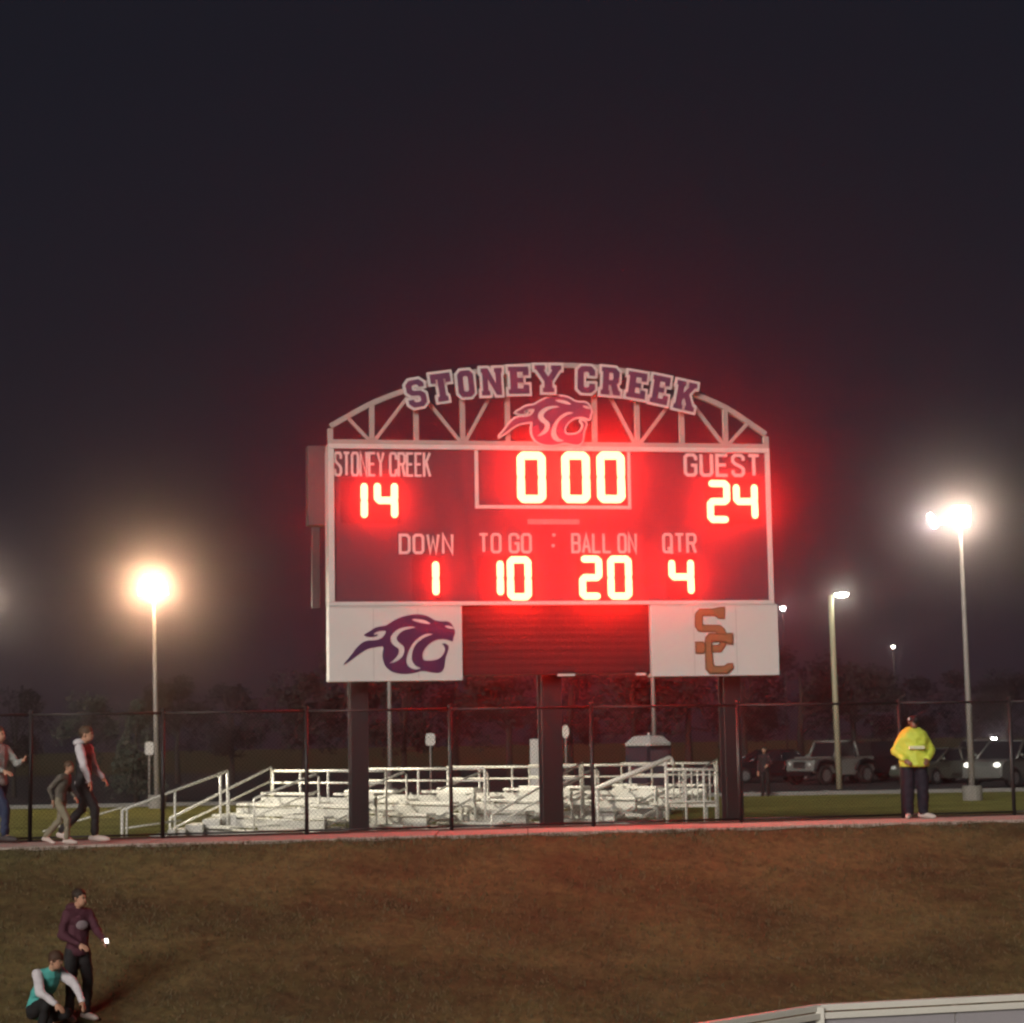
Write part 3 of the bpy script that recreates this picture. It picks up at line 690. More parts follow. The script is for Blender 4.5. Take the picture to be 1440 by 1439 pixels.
# small far lights on posts
def far_light(label, px, py, Y, r, col, st):
    p = P(px, py, Y); l_ = thing('distant_lamp', label, 'lamp post', (p.x, Y, -.5), 0, 'small far lamps')
    tubeo('pole', [(0, 0, 0), (0, 0, p.z+.5-r*.6)], .06, mat('far_pole', (.05, .05, .05), .6), l_, n=8)
    bm = bmesh.new(); tube(bm, [(0, 0, p.z+.5+r*.5), (0, 0, p.z+.5+r*1.3)], r*1.3, 12, r2=r*.3); fin(bm, 'lamp_hood', M_house, l_)
    bm = bmesh.new(); ellipsoid(bm, (0, 0, p.z+.5), r, r, r, 10, 8); fin(bm, 'bulb', emit_mat('far_'+str(px), col, st), l_, True)
far_light('small white far lamp close to the right edge of the scoreboard', 1101, 856, 140, .17, (1, .85, .8), 26)
far_light('tiny far lamp low between the street lamp and the right-hand pole', 1256, 910, 150, .12, (1, .95, .8), 18)
far_light('small bright lamp above the parked cars at the right edge', 1398, 1040, 110, .13, (1, .97, .95), 30)

# ------------------------------------------------------------------ signs, marker, toilet
M_sign = mat('sign_white', (.78, .76, .74), .5)
def lot_sign(label, px, y0, y1, Y, wpx, rz=0, m=M_sign, oval=False):
    a_ = P(px, y0, Y); b_ = P(px, y1, Y); w_ = wpx/(FPX/Y)
    s = thing('parking_sign', label, 'sign', (a_.x, Y, -.5), rz, 'small signs on posts in the lot')
    zt, zb = a_.z+.5, b_.z+.5
    tubeo('post', [(0, .03, 0), (0, .03, zt-.03)], .03, M_pole, s, n=6)
    h_ = zt-zb; c = .05
    if oval: poly = [(w_/2*math.cos(q), (zt+zb)/2+h_/2*math.sin(q)) for q in [k*math.pi/10 for k in range(20)]]
    else: poly = [(-w_/2, zb+c), (-w_/2+c, zb), (w_/2-c, zb), (w_/2, zb+c), (w_/2, zt-c), (w_/2-c, zt), (-w_/2+c, zt), (-w_/2, zt-c)]
    bm = bmesh.new(); prism(bm, poly, -.012, 0); fin(bm, 'sign_plate', m, s)
    return s
lot_sign('white sign on a grey post left of the second fence post', 210, 1044, 1062, 76, 12)
lot_sign('white sign on a post above the bleachers right of the left scoreboard post', 605, 1032, 1049, 76, 13)
lot_sign('bright oval-looking sign on a thin post just right of the middle scoreboard post', 795, 1020, 1039, 74, 10, m=mat('sign_bright', (.9, .9, .82), .4), oval=True)
a_ = P(751, 1040, 60)
mk = thing('marker_board', 'tall narrow white board standing left of the middle scoreboard post', 'board', (a_.x, 60, -.5))
boxo('panel', -.115, .115, -.03, .03, .05, a_.z+.5, M_sign, mk, bevel=.012); boxo('foot', -.25, .25, -.2, .2, 0, .05, M_kerb, mk, bevel=.01)
YT = 60; a_ = P(911, 1035, YT)
tl = thing('portable_toilet', 'dark portable toilet with a white domed roof behind the right bleachers', 'portable toilet', (a_.x, YT, -.5), R(38))
zt = a_.z+.5
M_tb = mat('toilet_blue', (.07, .07, .10), .5, noise_amt=.1, noise_scale=4)
tl.scale = (.84, .84, 1)
boxo('body', -.52, .52, -.52, .52, .08, zt-.28, M_tb, tl, bevel=.03)
boxo('skid', -.55, .55, -.5, .5, 0, .075, M_black, tl)
boxo('door', -.36, .36, -.545, -.523, .15, zt-.4, mat('toilet_door', (.16, .15, .19), .5), tl, bevel=.008)
bm = bmesh.new(); lv = [(.60, zt-.27), (.60, zt-.2), (.38, zt-.02), (.22, zt)]
rings = [[bm.verts.new((sx*r_, sy*r_, z_)) for sx, sy in ((-1, -.7), (-.7, -1), (.7, -1), (1, -.7), (1, .7), (.7, 1), (-.7, 1), (-1, .7))] for r_, z_ in lv]
for p_, q_ in zip(rings, rings[1:]):
    for k in range(8): bm.faces.new((p_[k], p_[(k+1) % 8], q_[(k+1) % 8], q_[k]))
bm.faces.new(rings[0][::-1]); bm.faces.new(rings[-1]); fin(bm, 'roof', mat('roof_white', (.85, .83, .80), .5), tl)
tubeo('vent_pipe', [(.3, .3, zt-.2), (.3, .3, zt+.08)], .04, M_sign, tl)

# ------------------------------------------------------------------ vehicles
M_tyre = mat('tyre', (.02, .02, .02), .8); M_rim = mat('rim', (.5, .5, .5), .3, metal=.7); M_glass = mat('car_glass', (.02, .022, .028), .08, spec=.8)
M_lamp_off = mat('headlight_glass', (.85, .85, .82), .15, spec=1.0)
def wheel(par, x, y, r, wd=.24):
    bm = bmesh.new(); n = 20
    prof = [(r*.62, -wd/2), (r*.93, -wd/2), (r, -wd*.36), (r, wd*.36), (r*.93, wd/2), (r*.62, wd/2)]
    rg = [[bm.verts.new((x+a*math.cos(q), y+b, r+a*math.sin(q))) for a, b in prof] for q in [2*math.pi*k/n for k in range(n)]]
    for k in range(n):
        for j in range(6): bm.faces.new((rg[k][j], rg[k][(j+1) % 6], rg[(k+1) % n][(j+1) % 6], rg[(k+1) % n][j]))
    w_ = fin(bm, 'wheel', M_tyre, par, True)
    bm = bmesh.new(); tube(bm, [(x, y-wd*.38, r), (x, y+wd*.38, r)], r*.63, 16); fin(bm, 'rim', M_rim, w_)
def car(label, x, y, rz, paint, kind='sedan', z=-.488, lit=False):
    c = thing('parked_car', label, 'car', (x, y, z), rz, 'vehicles parked in the lot')
    W = .9 if kind != 'jeep' else .85
    if kind == 'sedan':
        body = [(-2.25,.35),(-2.28,.62),(-2.15,.86),(-1.6,.95),(1.15,.93),(2.0,.80),(2.25,.62),(2.25,.32),(1.9,.22),(-1.9,.22)]
        cab = [(-1.75,.94),(-1.05,1.40),(.2,1.43),(1.2,.92)]; wx = (1.4, -1.4); r = .33
    elif kind == 'suv':
        body = [(-2.3,.4),(-2.34,.75),(-2.28,1.08),(1.1,1.08),(2.05,1.0),(2.3,.8),(2.32,.4),(1.9,.28),(-1.9,.28)]
        cab = [(-2.22,1.07),(-2.0,1.68),(.25,1.72),(1.15,1.07)]; wx = (1.45, -1.45); r = .38
    else:
        body = [(-1.85,.55),(-1.9,.9),(-1.85,1.15),(.42,1.15),(.55,1.14),(1.75,1.06),(1.85,1.0),(1.87,.6),(1.7,.5),(-1.7,.5)]
        cab = None; wx = (1.25, -1.2); r = .41
    bm = bmesh.new(); prism(bm, body, -W, W)
    for v in bm.verts:
        if abs(v.co.x) > 1.8: v.co.y *= .9
    fin(bm, 'body', paint, c, bevel=.05)
    if cab:
        bm = bmesh.new(); prism(bm, cab, -W*.92, W*.92)
        for v in bm.verts:
            if v.co.z > 1.2: v.co.y *= .82
        fin(bm, 'cabin', M_glass, c, bevel=.03)
        top = max(p[1] for p in cab); xs_ = [p[0] for p in cab if p[1] > top-.08]
        boxo('roof', min(xs_)-.02, max(xs_)+.02, -W*.78, W*.78, top-.03, top+.03, paint, c, bevel=.02)
        for s in (-1, 1):
            for (xa, za), (xb, zb) in ((cab[0], cab[1]), (cab[3], cab[2])):
                tubeo('pillar', [(xa, s*W*.93, za), (xb, s*W*.77, zb)], .045, paint, c, n=6)
            xm = (cab[1][0]+cab[2][0])/2; tubeo('pillar', [(xm, s*W*.935, cab[0][1]), (xm, s*W*.775, top)], .04, paint, c, n=6)
    else:
        # windscreen frame, roof bars and door opening of the open-bodied off-roader
        for s in (-1, 1):
            tubeo('windscreen_post', [(.55, s*.74, 1.14), (.22, s*.68, 1.78)], .055, paint, c, n=6)
            tubeo('roof_bar', [(.22, s*.68, 1.78), (-.75, s*.68, 1.80)], .045, paint, c, n=6)
            tubeo('door_post', [(-.75, s*.68, 1.80), (-.92, s*.76, 1.12)], .055, paint, c, n=6)
            bm = bmesh.new()
            for wxx in wx:
                tube(bm, [(wxx+.62, s*.93, .62), (wxx+.42, s*.93, .93), (wxx, s*.93, 1.0), (wxx-.42, s*.93, .93), (wxx-.62, s*.93, .62)], .09, 6)
            fin(bm, 'fender_flare', M_black, c)
        tubeo('windscreen_header', [(.22, -.68, 1.78), (.22, .68, 1.78)], .05, paint, c, n=6)
        bm = bmesh.new(); prism(bm, [(.53, 1.15), (.50, 1.15), (.19, 1.75), (.22, 1.75)], -.64, .64); fin(bm, 'windscreen', M_glass, c)
        bm = bmesh.new(); prism(bm, [(-.80, 1.16), (-1.85, 1.16), (-1.78, 1.70), (-.70, 1.78)], -.66, .66); fin(bm, 'soft_top', mat('soft_top', (.03, .03, .032), .8), c, bevel=.03)
        bm = bmesh.new(); tube(bm, [(-1.9, 0, .95), (-2.12, 0, .95)], .38, 18); fin(bm, 'spare_wheel', M_tyre, c)
        for k in range(7): boxo('grille_slot', 1.852, 1.884, -.33+k*.1, -.27+k*.1, .7, .98, M_black, c)
        boxo('bonnet', .5, 1.62, -.55, .55, 1.10, 1.17, paint, c, bevel=.03)
    for wxx in wx:
        for s in (-1, 1): wheel(c, wxx, s*(W-.08 if kind != 'jeep' else .84), r)
    for s in (-1, 1):
        hz_ = .68 if kind == 'sedan' else (.86 if kind == 'suv' else .86)
        xf = max(p[0] for p in body)
        bm = bmesh.new(); ellipsoid(bm, (xf-.03, s*W*.68, hz_), .07, .15 if kind != 'jeep' else .09, .09, 10, 6); fin(bm, 'headlight', M_lamp_off if not lit else emit_mat('head_glow', (1, .97, .85), 3), c, True)
        bm = bmesh.new(); ellipsoid(bm, (.95 if kind != 'jeep' else .45, s*(W+.06), 1.02 if kind == 'sedan' else 1.2), .08, .1, .07, 8, 6); fin(bm, 'side_mirror', paint, c, True)
        boxo('door', -.55, .45, min(s*W, s*(W+.012)), max(s*W, s*(W+.012)), .4, .9 if kind == 'sedan' else 1.03, paint, c, bevel=.004)
    boxo('bumper', max(p[0] for p in body)-.05, max(p[0] for p in body)+.08, -W*.86, W*.86, .38, .56, M_black if kind == 'jeep' else paint, c, bevel=.02)
    return c
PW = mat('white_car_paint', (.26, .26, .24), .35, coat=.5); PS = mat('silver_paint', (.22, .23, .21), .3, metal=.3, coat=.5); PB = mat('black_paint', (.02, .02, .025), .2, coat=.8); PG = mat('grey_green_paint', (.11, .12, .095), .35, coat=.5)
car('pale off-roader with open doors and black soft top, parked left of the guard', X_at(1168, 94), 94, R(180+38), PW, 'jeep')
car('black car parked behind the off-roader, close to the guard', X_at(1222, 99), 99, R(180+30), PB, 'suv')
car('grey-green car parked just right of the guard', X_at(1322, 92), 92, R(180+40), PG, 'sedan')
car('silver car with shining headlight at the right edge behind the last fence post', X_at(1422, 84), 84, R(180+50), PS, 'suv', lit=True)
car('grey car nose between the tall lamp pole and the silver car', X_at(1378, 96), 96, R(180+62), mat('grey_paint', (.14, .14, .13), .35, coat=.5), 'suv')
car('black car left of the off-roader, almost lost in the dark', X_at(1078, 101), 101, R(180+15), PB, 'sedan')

# ------------------------------------------------------------------ trees
M_bark = mat('bark', (.05, .04, .032), .9, noise_amt=.4, noise_scale=8)
M_leaf = [mat('leaf_a', (.034, .032, .028), .7, noise_amt=.45, noise_scale=1.2), mat('leaf_b', (.030, .026, .026), .7, noise_amt=.4, noise_scale=1.2), mat('leaf_c', (.085, .100, .070), .7, noise_amt=.45, noise_scale=1.5)]
def tree_meshes(seed, conifer=False, n=2600):
    rd = random.Random(seed); bm = bmesh.new(); H = 1.0
    tube(bm, [(0, 0, -.03), (.01, 0, .3), (-.01, .01, .62), (0, 0, .9 if conifer else .8)], .028, 8, r2=.006)
    cl = []
    if conifer:
        for k in range(70):
            z = .12+.86*rd.random(); r = (1-z)*.26+.02; q = rd.random()*6.28; cl.append((r*math.cos(q)*.8, r*math.sin(q)*.8, z, .05+.04*(1-z)))
    else:
        for k in range(26):
            q = rd.random()*6.28; z = .36+.58*rd.random(); r = .30*math.sqrt(max(0, 1-((z-.62)/.36)**2))*(.5+.5*rd.random())
            cl.append((r*math.cos(q), r*math.sin(q), z, .07+.06*rd.random()))
            if k < 9: tube(bm, [(0, 0, .25+.35*rd.random()), (r*math.cos(q)*.6, r*math.sin(q)*.6, z-.06), (r*math.cos(q), r*math.sin(q), z)], .010, 5, r2=.003)
    tm = bpy.data.meshes.new('trunk'); bm.to_mesh(tm); bm.free(); tm.materials.append(M_bark)
    vs, fs = [], []
    for k in range(n):
        c = cl[rd.randrange(len(cl))]; v = Vector((rd.gauss(0, 1), rd.gauss(0, 1), rd.gauss(0, 1))).normalized()*c[3]*(.55+.5*rd.random())
        p = Vector(c[:3])+v; s = .010+.012*rd.random(); a_ = Vector((rd.gauss(0, 1), rd.gauss(0, 1), rd.gauss(0, 1))).normalized(); b_ = a_.orthogonal().normalized()
        i = len(vs); vs += [p-a_*s, p+b_*s*.6, p+a_*s, p-b_*s*.6]; fs.append((i, i+1, i+2, i+3))
    cm = bpy.data.meshes.new('crown'); cm.from_pydata([tuple(v) for v in vs], [], fs); return tm, cm
TM = [tree_meshes(3), tree_meshes(11), tree_meshes(29), tree_meshes(5, True)]
def tree(label, px, Y, h, k, leaf, z=-.5, wide=1.0):
    x = X_at(px, Y, 0)
    t_ = thing('tree', label, 'tree', (x, Y, z), random.random()*6, 'trees beyond the fence')
    for nm, me in (('trunk', TM[k][0]), ('crown', TM[k][1])):
        m2 = me.copy() if nm == 'crown' else me
        if nm == 'crown': m2.materials.clear(); m2.materials.append(M_leaf[leaf])
        o = obj(nm, m2, t_); o.scale = (h*wide, h*wide, h)
tree('pale grey-green young tree behind the sign left of the second fence post', 192, 84, 3.8, 3, 2, wide=1.2)
tree('dusky shrubby tree above the khaki-dressed child at the left', 120, 92, 4.4, 0, 2)
tree('low dark tree at the left edge of the photo', 20, 96, 4.6, 1, 1)
names = ['far dark tree behind the left flood lamp pole', 'far dark tree above the left bleachers', 'far dark tree beyond the third fence post', 'far dark tree behind the left scoreboard post', 'far dark tree behind the slim lamp post',
 'far dark tree behind the post sign in the middle', 'far dark tree beneath the message panel', 'far dark tree behind the middle scoreboard post', 'far dark tree behind the oval sign', 'far dark tree behind the portable toilet',
 'far dark tree behind the right scoreboard post', 'far dark tree above the far person', 'far dark tree above the off-roader', 'far dark tree behind the guard', 'far dark tree beside the tall lamp pole', 'far dark tree above the car at the right edge']
for i, nm in enumerate(names):
    px = 262+i*78+random.uniform(-14, 14)
    tree(nm, px, 118+random.uniform(-8, 22), random.uniform(5.2, 7.4), i % 3, 1 if i % 2 else 0, wide=random.uniform(1.1, 1.5))

# ------------------------------------------------------------------ people
_b = bmesh.new(); bmesh.ops.create_uvsphere(_b, u_segments=10, v_segments=7, radius=1); _b.verts.ensure_lookup_table()
SPH_V = [tuple(v.co) for v in _b.verts]; SPH_F = [tuple(v.index for v in f.verts) for f in _b.faces]; _b.free()
def skinned(name, V, E, Rd, m, parent, root=0, sub=2, cloth=0, hem=None):
    """one continuous surface grown round a tapered skeleton of joints"""
    rr = [x if isinstance(x, tuple) else (x, x) for x in Rd]
    V = [Vector(v) for v in V]; bv, bf = [], []
    def blob(c, rx, ry):
        rz = (rx+ry)/2; i = len(bv)
        bv.extend((c.x+rx*x, c.y+ry*y, c.z+rz*z) for x, y, z in SPH_V); bf.extend(tuple(i+k for k in f) for f in SPH_F)
    for a, b in E:
        L_ = (V[b]-V[a]).length; st = max(1, int(math.ceil(L_/(min(*rr[a], *rr[b])*.5))))
        for k in range(st+1):
            t_ = k/st; blob(V[a].lerp(V[b], t_), rr[a][0]*(1-t_)+rr[b][0]*t_, rr[a][1]*(1-t_)+rr[b][1]*t_)
    me = bpy.data.meshes.new(name); me.from_pydata(bv, [], bf); o = bpy.data.objects.new(name, me); COL.objects.link(o)
    k = o.modifiers.new('one_skin', 'REMESH'); k.mode = 'VOXEL'; k.voxel_size = .018 if cloth else .0085; k.use_smooth_shade = True
    k = o.modifiers.new('relax', 'SMOOTH'); k.factor = .5; k.iterations = cloth or 2
    dg = bpy.context.evaluated_depsgraph_get(); m2 = bpy.data.meshes.new_from_object(o.evaluated_get(dg)); bpy.data.objects.remove(o); bpy.data.meshes.remove(me)
    if cloth:                      # folds in the cloth
        for v in m2.vertices:
            q = v.co; f_ = noise.noise(Vector((q.x*7, q.y*7, q.z*13)))+.5*noise.noise(Vector((q.x*19, q.y*19, q.z*24)))
            v.co = q + v.normal*f_*.014
            if hem is not None and v.co.z < hem: v.co.z = hem+(v.co.z-hem)*.08
    for p in m2.polygons: p.use_smooth = True
    return obj(name, m2, parent, m)
SKIN = mat('skin', (.55, .30, .20), .55); SKIN2 = mat('skin_dark', (.24, .115, .07), .5)
M_eye = mat('eye_dark', (.02, .015, .012), .3); M_lip = mat('lip', (.35, .12, .10), .5)
BASE = {'pelvis': (0, 0, .95), 'waist': (0, 0, 1.10), 'chest': (0, 0, 1.30), 'neckb': (0, .01, 1.45), 'neck': (0, 0, 1.53), 'head': (0, -.015, 1.63), 'crown': (0, -.005, 1.70),
 'shL': (-.17, 0, 1.41), 'elL': (-.23, .02, 1.13), 'wrL': (-.23, -.05, .88), 'shR': (.17, 0, 1.41), 'elR': (.23, .02, 1.13), 'wrR': (.23, -.05, .88),
 'hiL': (-.09, 0, .90), 'knL': (-.10, -.02, .50), 'anL': (-.10, .03, .08), 'toL': (-.11, -.15, .035),
 'hiR': (.09, 0, .90), 'knR': (.10, -.02, .50), 'anR': (.10, .03, .08), 'toR': (.11, -.15, .035)}
def person(label, loc, rz, height, pose, top, bottom, shoe, hair, skin=SKIN, bulk=1.0, sleeve=None, hood=None, cap=None, hem=None, face=(0, -1), hairlen=.0, extra=None, neckwear=None, hemz=.86):
    J = {k: Vector(v) for k, v in BASE.items()}
    for k, v in pose.items(): J[k] = Vector(v)
    sc = height/1.76
    p_ = thing('person', label, 'person', loc, rz); p_.scale = (sc, sc, sc)
    idx = []; V = []; E = []; Rd = []
    def add_(v, r, par=None):
        V.append(Vector(v)); Rd.append(r); i = len(V)-1
        if par is not None: E.append((par, i))
        return i
    pel = add_(J['pelvis'], (.10, .075)); wa = add_(J['waist'], (.10, .07), pel); ch = add_(J['chest'], (.11, .075), wa); nb = add_(J['neckb'], (.055, .05), ch)
    nk = add_(J['neck'], .055, nb)
    f3 = Vector((face[0], face[1], 0)).normalized(); hd = J['head']; up = (J['crown']-hd).normalized()
    jaw = add_(hd-up*.045+f3*.025, (.066, .070), nk); mid = add_(hd+up*.01, (.080, .092), jaw); tp_ = add_(hd+up*.038-f3*.008, (.068, .078), mid)
    for s in 'LR':
        sh = add_(J['sh'+s], .045, ch); el = add_(J['el'+s], .034, sh); wr = add_(J['wr'+s], .028, el)
        d = (J['wr'+s]-J['el'+s]).normalized(); side = d.cross(f3)
        side = side.normalized() if side.length > .1 else Vector((1, 0, 0)); pn = d.cross(side).normalized()
        pm = add_(J['wr'+s]+d*.05, (.034, .018), wr)
        for k in range(4):
            off = (k-1.5)*.019; ln = (.062, .072, .068, .052)[k]
            a1 = add_(J['wr'+s]+d*.092+side*off, .0105, pm); a2 = add_(V[a1]+d*ln*.55+pn*.012, .0095, a1); add_(V[a2]+d*ln*.4+pn*.026, .0085, a2)
        t1 = add_(J['wr'+s]+d*.045+side*.042+pn*.01, .012, pm); add_(V[t1]+d*.035+side*.012+pn*.014, .0095, t1)
        hp = add_(J['hi'+s], .065, pel); kn = add_(J['kn'+s], .058, hp); an = add_(J['an'+s], .038, kn); add_(J['to'+s], .034, an)
    skinned('body', V, E, Rd, skin, p_)
    # face
    sd = up.cross(f3).normalized(); fc = hd+f3*.088
    for s in (-1, 1):
        bm = bmesh.new(); ellipsoid(bm, hd+f3*.083+sd*.030*s+up*.008, .013, .010, .008, 8, 6); fin(bm, 'eye', M_eye, p_, True)
        bm = bmesh.new(); ellipsoid(bm, hd+sd*.083*s-f3*.005-up*.005, .014, .022, .030, 8, 6); fin(bm, 'ear', skin, p_, True)
    bm = bmesh.new(); ellipsoid(bm, hd+f3*.089-up*.016, .012, .013, .023, 8, 6, Matrix.Rotation(R(-14), 3, sd)); fin(bm, 'nose', skin, p_, True)
    bm = bmesh.new(); ellipsoid(bm, hd+f3*.086-up*.052, .024, .010, .007, 8, 6); fin(bm, 'mouth', M_lip, p_, True)
    if cap:
        bm = bmesh.new(); ellipsoid(bm, hd+up*.055-f3*.005, .098, .108, .075, 14, 10); tube(bm, [hd+up*.06+f3*.07, hd+up*.045+f3*.17], .055, 8, r2=.05)
        for v in bm.verts:
            pass
        fin(bm, 'cap', cap, p_, True)
    else:
        bm = bmesh.new(); ellipsoid(bm, hd+up*.045-f3*.024, .094, .104, .092, 16, 12)
        if hairlen: ellipsoid(bm, hd-up*.06*hairlen-f3*.045, .088, .07, .12*hairlen+.04, 12, 8)
        for v in bm.verts: v.co += noise.noise_vector(v.co*30)*.012
        fin(bm, 'hair', hair, p_, True)
    if neckwear:
        bm = bmesh.new(); ellipsoid(bm, J['neck']-Vector((0, 0, .035))-f3*.0, .085, .085, .045, 12, 8); fin(bm, 'collar', neckwear, p_, True)
    # garments
    b = bulk; V = []; E = []; Rd = []
    dn = (J['pelvis']-J['waist']).normalized()
    c0 = add_(J['chest'], (.165*b, .12*b)); w0 = add_(J['waist'], (.155*b, .12*b), c0); h0 = add_(J['pelvis']+dn*.02, (.158*b, .13*b), w0)
    u0 = add_(J['chest'].lerp(J['neckb'], .55), (.125*b, .10*min(b, 1.3)), c0); add_(J['neckb']+Vector((0, 0, .0)), (.068, .066), u0)
    slv = sleeve or top
    for s in 'LR':
        a0 = add_(J['sh'+s].lerp(u_ := J['chest'].lerp(J['neckb'], .62), .12), .075*(.5+.5*b), u0)
        if slv is top:
            a1 = add_(J['el'+s], .056*(.4+.6*b), a0); add_(J['wr'+s], .040*(.5+.5*b), a1)
    skinned('jacket' if b > 1.1 else 'hoodie', V, E, Rd, top, p_, cloth=4, hem=hemz)
    if slv is not top:
        for s in 'LR':
            V = []; E = []; Rd = []; a_s = add_(J['sh'+s].lerp(J['neckb'], .2), .06); a0 = add_(J['sh'+s], .078, a_s); a1 = add_(J['el'+s], .062, a0); add_(J['wr'+s], .042, a1); skinned('sleeve', V, E, Rd, slv, p_, cloth=2)
    if hood:
        bm = bmesh.new(); ellipsoid(bm, J['neckb']-f3*.06+Vector((0, 0, .05)), .125, .10, .065, 14, 8); fin(bm, 'hood', hood, p_, True)
    if hem:
        bm = bmesh.new(); ellipsoid(bm, J['pelvis']+Vector((0, 0, -.05)), .165, .135, .05, 14, 8); fin(bm, 'hem', hem, p_, True)
    V = []; E = []; Rd = []
    q0 = add_(J['pelvis']+Vector((0, 0, .03)), (.14*min(b, 1.25), .115*min(b, 1.25)))
    for s in 'LR':
        a0 = add_(J['hi'+s]+Vector((0, 0, -.03)), .098*min(b, 1.22), q0); a1 = add_(J['kn'+s], .074*min(b, 1.5), a0); add_(J['an'+s]+Vector((0, 0, .05)), .062*min(b, 1.45), a1)
    skinned('trousers', V, E, Rd, bottom, p_, cloth=2)
    for s in 'LR':
        an, to = J['an'+s], J['to'+s]; d = (to-an); d.z *= .3
        V = [an-d*.35+Vector((0, 0, -.03)), an+d*.3+Vector((0, 0, -.025)), to+Vector((0, 0, .0)), to+d.normalized()*.05]
        skinned('shoe', V, [(0, 1), (1, 2), (2, 3)], [(.045, .045), (.052, .05), (.05, .035), (.03, .02)], shoe, p_)
    if extra: extra(p_, J, f3)
    return p_
def gz(px, Y): x = X_at(px, Y, 0); return (x, Y, ground_z(x, Y)+(.036 if .8 < fd(x, Y) < 2.6 else 0))
M_hiviz = mat('hi_vis_yellow', (.74, .86, .10), .6, noise_amt=.12, noise_scale=7, bump=.3); M_navy = mat('navy_cloth', (.010, .011, .024), .8, noise_amt=.3, noise_scale=8)
M_blackc = mat('black_cloth', (.016, .016, .018), .8, noise_amt=.3, noise_scale=8); M_dkhair = mat('dark_hair', (.03, .018, .012), .7); M_brhair = mat('brown_hair', (.10, .06, .035), .7)
M_pshoe = mat('pale_shoe', (.62, .52, .48), .6); M_white_c = mat('white_cloth', (.72, .68, .72), .7, noise_amt=.1, noise_scale=9, bump=.2)
M_greyc = mat('grey_cloth', (.36, .38, .36), .8, noise_amt=.12, noise_scale=9, bump=.3); M_jeans = mat('blue_jeans', (.03, .045, .10), .8, noise_amt=.3)
M_khaki = mat('khaki_cloth', (.27, .24, .17), .8, noise_amt=.15, noise_scale=8, bump=.3); M_brownc = mat('brown_cloth', (.10, .075, .055), .8)
M_maroon = mat('maroon_cloth', (.085, .022, .038), .8, noise_amt=.2, noise_scale=8, bump=.3); M_teal = mat('teal_cloth', (.10, .50, .46), .75, noise_amt=.1, noise_scale=8, bump=.2)
M_reflect = mat('reflective_band', (.85, .88, .6), .3)
def guard_extra(p, J, f3):
    boxo('reflective_band', -.13, .13, -.265, -.18, 1.16, 1.215, M_reflect, p, bevel=.008)
    bm = bmesh.new(); ellipsoid(bm, Vector((-.075, -.075, 1.665)), .022, .022, .028, 8, 6); fin(bm, 'earpiece', M_sign, p, True)
GY = 39.55
gx, gy, gzz = gz(1287, 38.9)
yy_ = 39.16+.248*gx-1.0*FN
person('guard in a bulky yellow-green high-visibility jacket and dark trousers standing at the fence', (X_at(1287, yy_), yy_, .036), R(4), 1.86,
       {'elL': (-.31, .02, 1.13), 'wrL': (-.20, -.17, 1.0), 'elR': (.31, .02, 1.13), 'wrR': (.20, -.17, 1.0), 'shL': (-.20, 0, 1.33), 'shR': (.20, 0, 1.33), 'neckb': (0, .01, 1.42), 'hiL': (-.115, 0, .90), 'hiR': (.115, 0, .90), 'knL': (-.12, -.01, .5), 'knR': (.13, -.01, .5), 'anL': (-.12, .02, .08), 'toL': (-.17, -.13, .035), 'anR': (.13, .02, .08), 'toR': (.25, -.10, .035), 'head': (.01, -.04, 1.60), 'crown': (.015, -.03, 1.67)},
       M_hiviz, M_navy, M_pshoe, M_dkhair, skin=SKIN2, bulk=1.72, hemz=.87, cap=M_blackc, extra=guard_extra, neckwear=M_blackc)
walk = {'knL': (-.08, -.22, .52), 'anL': (-.08, -.22, .10), 'toL': (-.08, -.40, .06), 'knR': (.08, .06, .50), 'anR': (.08, .38, .14), 'toR': (.08, .24, .03), 'elL': (-.22, .12, 1.15), 'wrL': (-.20, .05, .92), 'elR': (.23, -.06, 1.13), 'wrR': (.20, -.22, .97)}
person('person in a white hooded top, black vest and black trousers walking right along the fence', gz(117, 35.6), R(78), 1.86,
       {**walk, 'elL': (-.23, -.10, 1.15), 'wrL': (-.21, -.18, .93), 'head': (0, -.05, 1.62), 'crown': (0, -.05, 1.69)}, mat('black_vest', (.02, .02, .022), .7), M_blackc, M_pshoe, M_brhair, sleeve=M_white_c, hood=M_white_c, hem=M_white_c)
person('smaller stooping person in khaki trousers and grey-brown top behind the white-sleeved walker', gz(84, 35.0), R(70), 1.34,
       {**walk, 'chest': (0, -.08, 1.28), 'neckb': (0, -.14, 1.42), 'neck': (0, -.17, 1.49), 'head': (0, -.21, 1.58), 'crown': (0, -.22, 1.65), 'shL': (-.17, -.09, 1.38), 'shR': (.17, -.09, 1.38), 'toR': (.08, .22, .05)}, mat('grey_brown_cloth', (.13, .115, .095), .8, noise_amt=.15, noise_scale=8), M_khaki, M_pshoe, M_brhair)
person('person in grey sweatshirt and blue jeans at the left edge', gz(-4, 36.2), R(62), 1.88,
       {**walk, 'elR': (.25, -.16, 1.18), 'wrR': (.20, -.30, 1.22), 'elL': (-.25, -.10, 1.14), 'wrL': (-.22, -.30, 1.08)}, M_greyc, M_jeans, mat('dark_shoe', (.06, .05, .05), .7), M_brhair, bulk=1.08)
